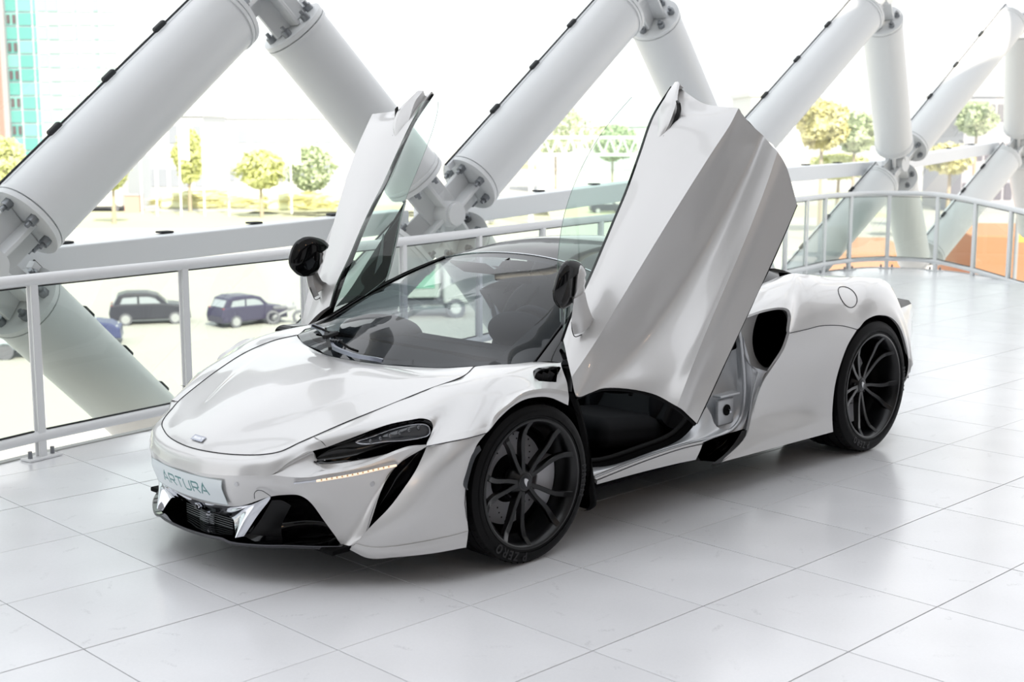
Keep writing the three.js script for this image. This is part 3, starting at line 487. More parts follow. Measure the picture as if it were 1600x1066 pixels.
{ // black side vent with fins behind the front wheel
  const ring = loop(ventLine, 40), deep = ring.map(([x, y, z]) => [x - .05, y - .005, z - .03]);
  const pocket = mergeGeometries([rings([ring.map(([x, y, z]) => [x + .0015, y + .0005, z]), ring, deep], [0, .4, 1.2]).toNonIndexed(), net([deep, deep.map(() => deep.reduce((s, p) => s.map((v, c) => v + p[c] / deep.length), [0, 0, 0]))], {}).toNonIndexed()]);
  const fins = []; for (const k of [.30, .55, .8]) { const a = mixp(ventLine[0], ventLine[5], k), b = mixp(ventLine[8], ventLine[6], k); fins.push(beam([a[0] - .006, a[1] + .012, a[2]], [b[0] - .012, b[1] - .006, b[2] + .02], .005, .035, .002)); }
  for (const [g, f] of [[pocket, mergeGeometries(fins.map((x) => x.toNonIndexed()))], [mirrorGeo(pocket), mirrorGeo(mergeGeometries(fins.map((x) => x.toNonIndexed())))]]) { const o = part('fender_vent', g, M.gloss, 'black vent behind the front wheel'); obj('fin', f, M.satin, o); }
}
// --- front bumper ---
const crest = [[0.023, 0.404, 2.325], [0.143, 0.408, 2.322], [0.234, 0.414, 2.304], [0.316, 0.422, 2.281], [0.376, 0.426, 2.247], [0.433, 0.434, 2.215]]; crest[0] = [0, .401, 2.325];
const lidEdge = [[0.475, 0.486, 2.150], [0.515, 0.517, 2.081]];
const brow = [[0.495, 0.429, 2.167], [0.543, 0.429, 2.126], [0.595, 0.442, 2.079], [0.639, 0.452, 2.030], [0.707, 0.479, 1.955], [0.768, 0.518, 1.877], [0.801, 0.535, 1.830]];
const hlCorner = bumperCut[0];
const T8 = [...shutFront, shutSide[0], shutSide[1]];
const N8 = [...crest, ...lidEdge, eyelid[0]]; // nine
const T9 = [...shutFront.slice(0, 6), [.433, .525, 2.125], shutSide[0], shutSide[1]];
const capMid = T9.map((t, k) => { const p = mixp(t, N8[k], .5), w = k < 6 ? 1 : .4; return [p[0] + .004 * w, p[1] + .010 * w, p[2] + .012 * w]; });
capMid[8] = mixp(fB[0], fC[0], .5);
part('nose_panel', sheet([0, 1, 2].map(() => 0).length ? [T9, capMid, N8] : [], { half: true, su: 6, sv: 7, fold: 0.012, sides: 'a' }), M.paint);
const faceTop = [crest[0], crest[1], crest[2], crest[3], crest[5], ...brow, hlCorner];
const faceBot = [[0, .262, 2.272], [0.126, 0.274, 2.282], [0.287, 0.294, 2.258], [0.406, 0.343, 2.200], [0.461, 0.354, 2.166], [0.496, 0.354, 2.138], [0.517, 0.343, 2.121], [0.538, 0.319, 2.104], [0.571, 0.258, 2.077], [0.595, 0.203, 2.049], [0.614, 0.157, 2.024], [0.643, 0.161, 2.014]];
faceBot.push([0.671, 0.175, 2.006]);
const bladeEdge = [[0.792, 0.508, 1.839], [0.764, 0.472, 1.871], [0.736, 0.432, 1.899], [0.724, 0.390, 1.912], [0.703, 0.313, 1.941], [0.688, 0.207, 1.973]];
// the last stations of the face run down the front edge of the air blade
const faceRows = [faceTop, [], [], [], faceBot].map((r, k) => {
  if (r.length) return r.slice();
  return faceTop.map((t, i) => { const f = [0, .22, .5, .78][k], p = mixp(t, faceBot[i], f), w = Math.min(1, Math.max(0, (i - 4) / 4)), b = Math.sin(f * Math.PI); return [p[0] - .008 * w * b, p[1], p[2] + (.012 * (1 - w) - .012 * w) * b + (k === 1 ? -.008 * w : 0)]; });
});
{ const L = faceRows[0].length - 1; [[1, .22], [2, .5], [3, .78]].forEach(([k]) => { faceRows[k][L] = [bladeEdge[1], bladeEdge[3], bladeEdge[5]][k - 1]; const e = faceRows[k][L]; faceRows[k][L - 1] = mixp(faceRows[k][L - 2], e, .6); }); }
const bumperGeo = sheet(faceRows, { half: true, su: 5, sv: 6, fold: 0.02, sides: 'ab' });
part('front_bumper', bumperGeo, M.paint);
// channel between eyelid and brow that holds the lamp
const lampLow = [[0.530, 0.473, 2.073], [0.560, 0.471, 2.036], [0.615, 0.478, 1.941], [0.685, 0.499, 1.846], [0.735, 0.518, 1.787], [0.770, 0.525, 1.767]];
const tipUp = [crest[5], lidEdge[0], lidEdge[1], ...lampLow];
const lowSide = [crest[5], brow[0], brow[1], brow[2], brow[3], brow[4], brow[5], brow[6], hlCorner];
{
  const mid = tipUp.map((p, k) => { const q = mixp(p, lowSide[k], .5), w = Math.min(1, k / 2) * Math.min(1, (8 - k) / 3); return [q[0], q[1] - .012 * w, q[2] - .02 * w]; });
  const up = tipUp.map((p, k) => (k === 1 || k === 2 ? [p[0] - .004, p[1] - .012, p[2] - .012] : p));
  const chan = sheet([tipUp, up, mid, lowSide], { su: 6, sv: 4 });
  for (const g of both(chan)) part('lamp_channel', g, M.paint);
}
// corner of the bumper behind the air blade, down to the skirt
const bladeBack = [hlCorner, [0.819, 0.453, 1.831], [0.792, 0.383, 1.870], [0.753, 0.306, 1.914], [0.714, 0.246, 1.959], [0.671, 0.175, 2.006]];
const archFront = [bumperCut[3], [0.941, 0.532, 1.635], [0.932, 0.454, 1.663], [0.927, 0.366, 1.676], [0.927, 0.293, 1.675], [0.930, 0.205, 1.668]];
const skirtTop = [bladeBack[5], [0.712, 0.160, 1.965], [0.776, 0.163, 1.894], [0.903, 0.194, 1.728], archFront[5]];
{
  const rows = bladeBack.map((a, k) => { const b = archFront[k]; return [0, .25, .5, .75, 1].map((f) => { const p = mixp(a, b, f), w = Math.sin(f * Math.PI) * .05; return [p[0] + w * .75, p[1], p[2] + w * .7]; }); });
  rows[0] = [bumperCut[0], mixp(bumperCut[0], bumperCut[1], .8), bumperCut[1], bumperCut[2], bumperCut[3]];
  rows[5] = skirtTop;
  for (const g of both(sheet(rows, { su: 6, sv: 6, fold: 0.016, relax: 30 }))) part('bumper_corner', g, M.paint);
  const low = [[0.648, 0.148, 2.019], [0.695, 0.112, 1.965], [0.770, 0.116, 1.889], [0.858, 0.127, 1.786], [0.927, 0.141, 1.677]];
  const midl = skirtTop.map((p, k) => { const q = mixp(p, low[k], .5); return [q[0] + .006, q[1], q[2] + .005]; });
  for (const g of both(sheet([skirtTop.map((p) => [p[0] + .003, p[1], p[2] + .003]), midl, low], { su: 6, sv: 4, fold: 0.03, sides: 'abcd' }))) part('bumper_lip', g, M.paint);
  const s = bumperCut.map(([x, y, z]) => [x + .001, y, z + .001]);
  for (const g of both(tube(s, .0017, 6, 40))) part('seam', g, M.seam);
}
// black air blade
{
  const a = [hlCorner, ...bladeEdge], b = [hlCorner, ...[0, 1, 2, 3, 4, 5].map((k) => spline(bladeBack, 60)[Math.round(60 * [.12, .25, .42, .58, .78, .93][k])])];
  const deep = a.map((p, k) => { const q = mixp(p, b[k], .45), w = k ? .05 : 0; return [q[0] - w * .75, q[1], q[2] - w]; });
  const nearA = a.map((p, k) => [p[0] - (k ? .01 : 0), p[1], p[2] - (k ? .03 : 0)]);
  for (const g of both(sheet([a, nearA, deep, b], { su: 5, sv: 4 }))) part('air_blade', g, M.gloss, 'black vertical air duct in the bumper corner');
}
// --- headlamp ---
{
  const top = [[0.515, 0.483, 2.082], ...eyelid].map(([x, y, z]) => [x - .002, y - .006, z - .003]), low = [[0.518, 0.478, 2.079], ...lampLow.slice(0, 6), bumperCut[0], bumperCut[0]].map(([x, y, z]) => [x + .003, y, z + .004]);
  const row = (f, b0) => top.map((p, k) => { const q = mixp(p, low[k], f), b = b0 * Math.min(1, .1 + k * .3); return [q[0] + b * .6, q[1] + b * .25, q[2] + b * .6]; });
  const back = sheet([row(0, 0), row(.3, -.03), row(.7, -.035), row(1, 0)], { su: 4, sv: 4 });
  const unit = [[0.600, 0.542, 1.940], [0.625, 0.556, 1.895], [0.685, 0.589, 1.815], [0.742, 0.603, 1.748], [0.765, 0.596, 1.720], [0.780, 0.566, 1.727], [0.735, 0.549, 1.788], [0.675, 0.544, 1.864], [0.625, 0.535, 1.917]].map(([x, y, z]) => [x, y, z]);
  const ring = loop(unit, 40), cen = ring.reduce((s, p) => s.map((v, c) => v + p[c] / 40), [0, 0, 0]);
  const glassLens = mergeGeometries([rings([ring.map((p) => [p[0] - .02, p[1], p[2] - .02]), ring, ring.map((p) => { const q = mixp(p, cen, .12); return [q[0] + .004, q[1], q[2] + .004]; }), ring.map((p) => { const q = mixp(p, cen, .6); return [q[0] + .007, q[1], q[2] + .007]; }), ring.map(() => [cen[0] + .008, cen[1], cen[2] + .008])], [0, .4, 1.2]).toNonIndexed()]);
  const leds = []; for (let k = 0; k < 6; k++) { const p = mixp(unit[8], unit[4], (k + .6) / 6.6); leds.push(new THREE.SphereGeometry(.010, 12, 8).scale(1, 1, .6).translate(p[0] - .012, p[1] + .004, p[2] - .012)); }
  const ring2 = tube(ring.map((p) => [p[0] + .001, p[1], p[2] + .001]), .003, 6, 80, true);
  for (const side of [0, 1]) {
    const f = (g) => (side ? mirrorGeo(g) : g), h = part('headlamp', f(back), M.gloss, 'swept back black headlamp with a row of lenses');
    obj('lamp_glass', f(glassLens), phys({ color: 0x3a3c40, roughness: 0.05, clearcoat: 1, metalness: 0.2 }), h); obj('bezel', f(ring2), M.chrome, h);
    for (const l of leds) obj('projector', f(l.translate(side ? 0 : .018, side ? 0 : .002, side ? 0 : .018)), phys({ color: 0x5a5c60, roughness: 0.15, metalness: 0.6, clearcoat: 1 }), h);
  }
}

const NI = (g) => (g.index ? g.toNonIndexed() : g);
const join = (...l) => mergeGeometries(l.flat().map((g) => { const h = NI(g); for (const k of Object.keys(h.attributes)) if (!['position', 'normal', 'uv'].includes(k)) h.deleteAttribute(k); return h; }));
const pair = (name, g, m, label, parent) => both(g).map((x) => part(name, x, m, label, parent));
// --- lower front: bright frame round the middle inlet, black pods, splitter, slats ---
const splitEdge = [[0, .153, 2.326], [0.157, 0.157, 2.320], [0.226, 0.158, 2.306], [0.274, 0.151, 2.296], [0.395, 0.152, 2.236], [0.476, 0.157, 2.184], [0.566, 0.156, 2.109], [0.629, 0.155, 2.041]];
{
  const outer = [faceBot[0], faceBot[1], faceBot[2], [0.335, 0.305, 2.236], [0.406, 0.341, 2.200], [0.352, 0.262, 2.225], [0.305, 0.178, 2.257]].map(([x, y, z], i) => [x, y, z + (i < 3 ? -.004 : 0)]);
  const inner = [[0, .246, 2.235], [0.023, 0.229, 2.250], [0.123, 0.227, 2.248], [0.185, 0.228, 2.245], [0.222, 0.224, 2.247], [0.246, 0.196, 2.257], [0.264, 0.164, 2.268]];
  const mid = outer.map((p, k) => { const q = mixp(p, inner[k], .5); return [q[0], q[1] + .002, q[2] + (k > 2 ? .02 : .008)]; });
  part('inlet_frame', sheet([outer, mid, inner], { half: true, su: 5, sv: 4 }), M.chrome, 'bright metal frame round the middle inlet');
  const deep = inner.map(([x, y, z]) => [x * .97, y - .006, z - .16]);
  part('inlet', [sheet([inner, deep], { half: true, su: 4, sv: 2 }), box(.66, .16, .02, 0, .2, 2.09, 0)], M.black);
  for (let k = 0; k < 5; k++) { const a = [-0.054, 0.202, 2.224], b = [0.167, 0.206, 2.213], y = -.009 * k; const L = [[b[0], b[1] + y, b[2]], [a[0], a[1] + y, a[2]], [0.03, a[1] + y, a[2] + .006]]; part('inlet_slat', tube([...L, ...L.slice().reverse().map(flipx)], .0022, 6, 30), M.bolt); }
  const podA = [[0.406, 0.341, 2.200], ...faceBot.slice(4, 11), [0.634, 0.153, 2.023]].map(([x, y, z]) => [x, y - .002, z - .006]);
  const podB = [[0.301, 0.177, 2.254], [0.336, 0.159, 2.230], [0.383, 0.152, 2.198], [0.441, 0.152, 2.160], [0.487, 0.152, 2.125], [0.526, 0.151, 2.094], [0.564, 0.150, 2.063], [0.596, 0.148, 2.033], [0.629, 0.149, 2.019]];
  const m1 = podA.map((p, k) => { const q = mixp(p, podB[k], .2), w = k / 8; return [q[0] - .03, q[1] - .004, q[2] - .05 - .02 * w]; }), m2 = podA.map((p, k) => { const q = mixp(p, podB[k], .7), w = Math.sin(Math.PI * (k + .6) / 9); return [q[0] - .05 * w, q[1], q[2] - .13 * w]; });
  pair('corner_inlet', sheet([podA, m1, m2, podB], { su: 4, sv: 5 }), M.gloss, 'black scooped inlet beside the frame');
  const vane = sheet([[[0.395, 0.323, 2.186], [0.422, 0.323, 2.161], [0.440, 0.301, 2.131]], [[0.338, 0.233, 2.208], [0.369, 0.224, 2.171], [0.388, 0.211, 2.140]], [[0.309, 0.175, 2.240], [0.340, 0.160, 2.197], [0.387, 0.170, 2.141]]], { su: 6, sv: 6 });
  pair('vane', vane, M.satin);
  const E0 = splitEdge.map(([x, y, z]) => [x, y + .007, z - .003]), E1 = splitEdge.map(([x, y, z]) => [x, y + .001, z + .003]), E2 = splitEdge.map(([x, y, z]) => [x, y - .006, z - .003]), I0 = splitEdge.map(([x, y, z]) => [x * .86, y + .012, z - .16]), I2 = I0.map(([x, y, z]) => [x, y - .012, z]);
  part('splitter', sheet([I0, E0], { half: true, su: 5, sv: 3 }), M.gloss, 'black splitter under the nose');
  part('splitter_edge', sheet([E0, E1, E2], { half: true, su: 5, sv: 3 }), std(0x3a3a3e, .25, .5), 'grey front edge of the splitter');
  part('underbody', [sheet([E2, I2], { half: true, su: 5, sv: 2 }), box(1.45, .02, 3.4, 0, .15, .2, .005), box(1.3, .02, .5, 0, .15, 1.85, .005)], M.black);
  // plate
  const pz = (x, y) => 2.331 - .30 * x * x - (y < .36 ? (0.36 - y) * .38 : (y - .36) * .1), rows = [];
  for (let j = 0; j <= 8; j++) { const r = []; for (let i = 0; i <= 24; i++) { const x = -.262 + .511 * i / 24, y = .392 - .012 * (x < 0 ? 1 : 1) * 0 - .107 * j / 8; r.push([x, y + .008 * (x / .26) ** 2, pz(x, y)]); } rows.push(r); }
  const cv = document.createElement('canvas'); cv.width = 1024; cv.height = 224; const c = cv.getContext('2d');
  c.fillStyle = '#dfe7ea'; c.fillRect(0, 0, 1024, 224); c.strokeStyle = '#8b979b'; c.lineWidth = 5; c.strokeRect(4, 4, 1016, 216);
  c.strokeStyle = '#3f7f80'; c.lineWidth = 15; c.lineJoin = 'miter';
  const glyph = { A: [[[0, 1], [.5, 0], [1, 1]], [[.3, .66], [.8, .66]]], R: [[[.05, 1], [.05, .03], [.78, .03], [.95, .12], [.95, .42], [.78, .55], [.05, .55]], [[.55, .55], [1, 1]]], T: [[[0, .03], [1, .03]], [[.5, .03], [.5, 1]]], U: [[[.05, 0], [.05, .8], [.2, .97], [.8, .97], [.95, .8], [.95, 0]]] };
  [...'ARTURA'].forEach((ch, i) => { const x0 = 190 + i * 112, w = 92, y0 = 62, h = 92; for (const l of glyph[ch]) { c.beginPath(); l.forEach(([a, b], k) => c[k ? 'lineTo' : 'moveTo'](x0 + a * w, y0 + b * h)); c.stroke(); } });
  const tex = new THREE.CanvasTexture(cv); tex.colorSpace = THREE.SRGBColorSpace;
  const G = rows[0].map((_, i) => rows.map((r) => r[i]));
  const pg = net(G, { inside: [0, .3, 1.8] }); { const t = pg.attributes.uv; for (let i = 0; i < t.count; i++) t.setXY(i, t.getX(i), 1 - t.getY(i)); }
  part('number_plate', pg, phys({ map: tex, roughness: .35, clearcoat: .5 }), 'pale plate lettered ARTURA in teal');
  // sensors, towing cap, camera
  for (const [p, d] of [[[0.306, 0.389, 2.288], [.3, 0, 1]], [[0.702, 0.396, 1.957], [.75, 0, 1]]]) { const dd = V(d).normalize(), q = V(drape(bumperGeo, [p], d.map((v) => -v), 0)[0]); for (const s of [1, -1]) { const a = q.clone(), e = dd.clone(); a.x *= s; e.x *= s; part('parking_sensor', [rod(a.clone().addScaledVector(e, -.012).toArray(), a.clone().addScaledVector(e, .0006).toArray(), .0115, 20), rod(a.clone().addScaledVector(e, -.012).toArray(), a.clone().addScaledVector(e, .002).toArray(), .0075, 20)], phys({ color: 0xbfbfc1, metalness: .5, roughness: .3 })); } }
  part('seam', tube([[0.374, 0.338, 2.250], [0.376, 0.360, 2.251], [0.386, 0.371, 2.245], [0.402, 0.372, 2.236], [0.416, 0.363, 2.226], [0.422, 0.350, 2.211]], .0014, 5), M.seam);
  const cam = part('nose_camera', new THREE.SphereGeometry(.014, 16, 12).translate(.006, .238, 2.262), M.chrome); obj('lens_ring', rod([.006, .238, 2.27], [.006, .236, 2.279], .009, 16), M.gloss, cam);
  part('guide_fin', sheet([[[.01, .225, 2.2], [.01, .2, 2.235], [.006, .172, 2.225]], [[.03, .225, 2.19], [.028, .2, 2.225], [.016, .172, 2.22]]], { su: 5, sv: 2 }), M.chrome);
}
// running light strip in a thin slot
{
  const strip = [[0.504, 0.407, 2.159], [0.559, 0.417, 2.111], [0.609, 0.428, 2.060], [0.673, 0.444, 1.989], [0.721, 0.460, 1.931], [0.764, 0.473, 1.875]];
  const s = along(strip, 40).map(([x, y, z]) => [x + .004, y, z + .006]);
  const band = (a, b, h, d) => sweep(s.slice(a, b), [[-d, -h], [d, -h * .6], [d, h * .6], [-d, h]]);
  pair('light_slot', band(0, 41, .0045, .0025), M.chrome, 'thin slot for the running light');
  const glow = std(0xfff0e0, .4, 0, { emissive: 0xffdcb8, emissiveIntensity: .62 });
  for (const side of [0, 1]) { const f = (g) => (side ? mirrorGeo(g) : g), d = part('running_light', f(sweep(s.slice(9).map(([x, y, z]) => [x + .003, y - .001, z + .004]), [[-.003, -.0042], [.003, -.0034], [.003, .0034], [-.003, .0042]])), glow, 'lit warm white running light');
    const dots = []; for (let k = 11; k < 39; k += 2) dots.push(new THREE.SphereGeometry(.0034, 8, 6).translate(s[k][0] + .007, s[k][1] + .002, s[k][2] + .008)); obj('diode', f(join(dots)), std(0xe6bd8a, .4), d); }
  for (const sx of [1, -1]) { const p = new THREE.PointLight(0xffd8b0, .002, 1.5); p.position.set(sx * .8, .46, 1.97); p.castShadow = true; scene.add(p); }
}
// badge on the bonnet
{
  const cv = document.createElement('canvas'); cv.width = 256; cv.height = 64; const c = cv.getContext('2d'); c.fillStyle = '#b9bcc6'; c.fillRect(0, 0, 256, 64); c.strokeStyle = '#8a8e9c'; c.lineWidth = 5; c.strokeRect(3, 3, 250, 58); c.fillStyle = '#f7f8fb'; c.font = 'bold 36px sans-serif'; c.fillText('McLaren', 34, 45); c.beginPath(); c.moveTo(196, 26); c.quadraticCurveTo(214, 14, 226, 18); c.quadraticCurveTo(226, 30, 214, 38); c.quadraticCurveTo(216, 27, 196, 26); c.fill();
  const t = new THREE.CanvasTexture(cv); t.colorSpace = THREE.SRGBColorSpace;
  const P = (x, z) => [x, .5095 + (2.248 - z) * .62 - x * x * .18, z - x * x * .5], g = net([-.04, -.02, 0, .02, .04].map((x) => [2.238, 2.248, 2.262].map((z) => P(x, z)))); { const a = g.attributes.uv; for (let i = 0; i < a.count; i++) a.setXY(i, a.getX(i), 1 - a.getY(i)); }
  g.translate(0, .0035, .002);
  part('badge', g, phys({ map: t, metalness: .5, roughness: .25 }), 'small silver maker badge on the bonnet tip');
}
// --- windscreen, pillars, roof ---
const pillar = [[.738, .761, 1.108], [.715, .806, 1.021], [.687, .864, .912], [.652, .928, .784], [.58, 1.004, .63], [.494, 1.075, .467]];
const cowl = [[0, .735, 1.498], [.19, .735, 1.475], [.289, .738, 1.436], [.439, .742, 1.402], [.535, .75, 1.356], [.603, .757, 1.315], [.67, .760, 1.235], [.703, .763, 1.19], [.738, .761, 1.108]];
{
  const at = (k) => { const a = pillar[k], t = k / 5, w = a[0], n = 8, r = []; const zc = 1.498 + (.452 - 1.498) * (k === 0 ? 0 : t) , yc = .735 + (1.126 - .735) * t; for (let i = 0; i <= n; i++) { const f = i / n, e = f ** 2.2; r.push([w * f, (yc + (k > 0 && k < 5 ? .012 : 0)) * (1 - e) + a[1] * e, zc * (1 - e) + a[2] * e]); } return r; };
  const rows = [cowl, ...[1, 2, 3, 4, 5].map(at)];
  const full = sheet(rows, { half: true, su: 6, sv: 10, inside: [0, .5, 0] });
  const ws = part('windscreen', full, M.screen, 'large curved windscreen, lightly tinted');
  // black printed border: strips just inside the glass
  const lowerB = cowl.map(([x, y, z], i) => { const q = rows[1][i]; return mixp([x, y, z], q, .16 + .12 * (i / 8)); });
  obj('screen_border', sheet([cowl, lowerB].map((r) => r.map(([x, y, z]) => [x, y - .006, z - .006])), { half: true, su: 6, sv: 3 }), M.satin, ws);
  const inn = pillar.map(([x, y, z], k) => [x - [.13, .12, .10, .085, .07, .06][k], y + [.004, .008, .01, .01, .008, .006][k] - .006, z + [.1, .085, .07, .055, .04, .03][k] - .004]);
  const sideB = sheet([pillar.map(([x, y, z]) => [x - .004, y - .006, z - .004]), inn], { su: 5, sv: 2 });
  for (const g of both(sideB)) obj('screen_border', g, M.satin, ws);
  const head = rows[5].map(([x, y, z]) => [x, y - .006, z]), headIn = rows[5].map(([x, y, z], i) => { const q = rows[4][i]; const m = mixp([x, y, z], q, .22); return [m[0], m[1] - .006, m[2]]; });
  obj('screen_border', sheet([head, headIn], { half: true, su: 4, sv: 2 }), M.satin, ws);
  const outer = [[.838, .765, 1.045], [.80, .802, .975], [.765, .858, .872], [.715, .928, .748], [.628, 1.006, .605], [.515, 1.078, .455]];
  pair('pillar_trim', sheet([pillar, pillar.map((p, k) => { const q = mixp(p, outer[k], .5); return [q[0] + .004, q[1] + .008, q[2]]; }), outer], { su: 5, sv: 3, fold: .008 }), M.gloss, 'gloss black windscreen pillar');
  for (const g of both(tube(pillar.map(([x, y, z]) => [x + .002, y + .003, z + .002]), .004, 6, 40))) part('seam', g, M.seam);
  // roof
  const head5 = rows[5].map(([x, y, z]) => [x, y, z]);
  const R = (z, yc, w, ye) => head5.map((_, i) => { const f = i / 8; return [w * f, yc + (ye - yc) * f ** 2.4, z - .03 * f * f]; });
  part('roof', sheet([head5, R(.30, 1.155, .535, 1.098), R(.05, 1.178, .56, 1.118), R(-.25, 1.172, .57, 1.115), R(-.55, 1.135, .56, 1.085), R(-.8, 1.08, .53, 1.04)], { half: true, su: 4, sv: 6 }), phys({ color: 0x050507, roughness: .06, specularIntensity: .5 }), 'gloss black roof panel');
  part('seam', tube([...head5.slice(1).reverse().map(flipx), ...head5].map(([x, y, z]) => [x, y + .002, z + .001]), .003, 6, 80), M.chrome);
  // rear screen and deck
  const rs = (z, yc, w, ye) => Array.from({ length: 7 }, (_, i) => { const f = i / 6; return [w * f, yc + (ye - yc) * f * f, z]; });
  part('engine_cover', sheet([rs(-.79, 1.08, .53, 1.04), rs(-1.1, .95, .50, .92), rs(-1.5, .85, .52, .83), rs(-1.85, .79, .52, .78), rs(-1.98, .76, .5, .75)], { half: true, su: 4, sv: 6 }), M.satin, 'dark engine cover');
}
// scuttle and wipers
{
  const edge = bonnetRows[8], low = edge.map(([x, y, z], i) => [x * 1.0, y - .035, z - .02]), back = cowl.slice(0, 6).map(([x, y, z]) => [x, y - .014, z + .004]);
  part('scuttle', sheet([edge.map(([x, y, z]) => [x, y - .004, z]), low, back], { half: true, su: 5, sv: 3 }), M.satin);
  const arm = [[-0.340, 0.785, 1.299], [-0.106, 0.775, 1.425], [0.114, 0.768, 1.531], [0.222, 0.762, 1.532], [0.250, 0.755, 1.504]];
  const w = part('wiper', sweep(along([[-0.561, 0.800, 1.259], [-0.481, 0.795, 1.279], [-0.363, 0.790, 1.340], [-0.239, 0.785, 1.414], [-0.100, 0.775, 1.493], [0.020, 0.770, 1.524], [0.113, 0.765, 1.530], [0.211, 0.760, 1.505], [0.228, 0.755, 1.492]], 30), [[-.011, -.007], [.011, -.007], [.008, .008], [-.008, .008]]), std(0x8a8f9c, .3, .3), 'grey wiper arm parked at the base of the windscreen');
  obj('blade', tube([[-0.533, 0.805, 1.280], [-0.348, 0.800, 1.336], [-0.151, 0.790, 1.424], [0.003, 0.780, 1.483], [0.054, 0.775, 1.485]], .006, 6, 30), M.black, w);
  obj('wiper_clip', [beam([-0.183, 0.810, 1.481], [-0.251, 0.810, 1.361], .022, .018, .004), beam([-0.323, 0.800, 1.366], [-0.011, 0.790, 1.583], .016, .014, .004)], M.trim, w);
  for (let k = 0; k < 4; k++) obj('wiper_rib', beam([-0.160, 0.795, 1.478].map((v, c) => v + [.006 * k, -.002 * k, -.012 * k][c]), [-0.173, 0.795, 1.439].map((v, c) => v + [.006 * k, -.002 * k, -.012 * k][c]), .004, .01, .001), M.bolt, w);
}
// small black corner of the fender below the pillar (both sides)
// --- arch liners and flap behind the front wheel ---
{
  const liner = (z, y, r, x0, x1) => { const rows = []; for (const x of [x1, x0]) { const row = []; for (let k = 0; k <= 24; k++) { const back = z < 0 ? Math.PI + .02 : Math.PI + .35, a = -.35 + (back + .35) * k / 24; row.push([x, y + r * Math.sin(a), z + r * Math.cos(a)]); } rows.push(row); } return net(rows[0].map((_, i) => rows.map((q) => q[i])), {}); };
  const wall = (z, y, r, x) => new THREE.CircleGeometry(r, 32).rotateY(Math.PI / 2).translate(x, y, z);
  pair('wheel_liner', join(liner(1.32, .325, .362, .55, .93), wall(1.32, .325, .36, .56)), M.black);
  pair('wheel_liner', join(liner(-1.32, .357, .392, .5, .945), wall(-1.32, .357, .39, .51)), M.black);
  const lip = [[0.925, 0.606, 1.095], [0.935, 0.658, 1.071], [0.935, 0.582, 1.032], [0.930, 0.466, 0.985], [0.925, 0.336, 0.949], [0.920, 0.219, 0.921], [0.915, 0.147, 0.910], [0.910, 0.132, 0.941]].slice(1);
  const inn = lip.map(([x, y, z]) => [.62, y, z + .01]);
  pair('splash_guard', sheet([lip.map(([x, y, z]) => [x - .01, y, z + .03]), lip, inn], { su: 5, sv: 2 }), M.black, 'black splash guard behind the front wheel');
  pair('side_marker', sheet([[[0.938, 0.532, 1.615], [0.934, 0.516, 1.649], [0.926, 0.443, 1.675], [0.924, 0.390, 1.688], [0.925, 0.368, 1.676]], [[0.945, 0.514, 1.612], [0.943, 0.489, 1.641], [0.940, 0.427, 1.668], [0.936, 0.378, 1.678], [0.935, 0.367, 1.674]]].map((r) => r.map(([x, y, z]) => [x + .0015, y, z + .0015])), { su: 5, sv: 2, fold: .002 }), std(0x44464a, .3, 0), 'small grey reflector ahead of the front wheel');
}
// --- rear quarter ---
const qTop = [[0.620, 0.937, -0.537], [0.640, 0.951, -0.632], [0.660, 0.963, -0.746], [0.690, 0.974, -0.812], [0.710, 0.982, -0.834], [0.730, 0.987, -0.845], [0.750, 0.981, -0.886], [0.770, 0.972, -0.952], [0.780, 0.955, -1.061], [0.790, 0.943, -1.186], [0.800, 0.938, -1.287], [0.810, 0.928, -1.417], [0.820, 0.917, -1.510], [0.830, 0.899, -1.598], [0.850, 0.858, -1.650], [0.875, 0.782, -1.675], [0.905, 0.674, -1.709], [0.928, 0.548, -1.736], [0.937, 0.438, -1.755]];
const qMid = [[0.780, 0.887, -0.277], [0.800, 0.906, -0.372], [0.820, 0.920, -0.479], [0.845, 0.926, -0.588], [0.860, 0.922, -0.611], [0.870, 0.911, -0.630], [0.885, 0.876, -0.644], [0.905, 0.871, -0.718], [0.915, 0.869, -0.821], [0.922, 0.864, -0.957], [0.928, 0.856, -1.061], [0.932, 0.831, -1.185], [0.936, 0.845, -1.269], [0.938, 0.839, -1.381], [0.940, 0.802, -1.483], [0.943, 0.728, -1.569], [0.947, 0.613, -1.650], [0.950, 0.493, -1.696], [0.948, 0.390, -1.713]];
const qLow = [[0.870, 0.831, -0.141], [0.885, 0.846, -0.223], [0.900, 0.861, -0.319], [0.920, 0.863, -0.453], [0.930, 0.847, -0.499], [0.938, 0.814, -0.507], [0.942, 0.735, -0.494], [0.945, 0.738, -0.645], [0.948, 0.743, -0.758], [0.950, 0.734, -0.883], [0.951, 0.720, -0.982], [0.953, 0.688, -1.115], [0.955, 0.729, -1.197], [0.956, 0.744, -1.325], [0.957, 0.718, -1.460], [0.957, 0.653, -1.564], [0.956, 0.533, -1.648], [0.953, 0.427, -1.688], [0.950, 0.338, -1.667]];
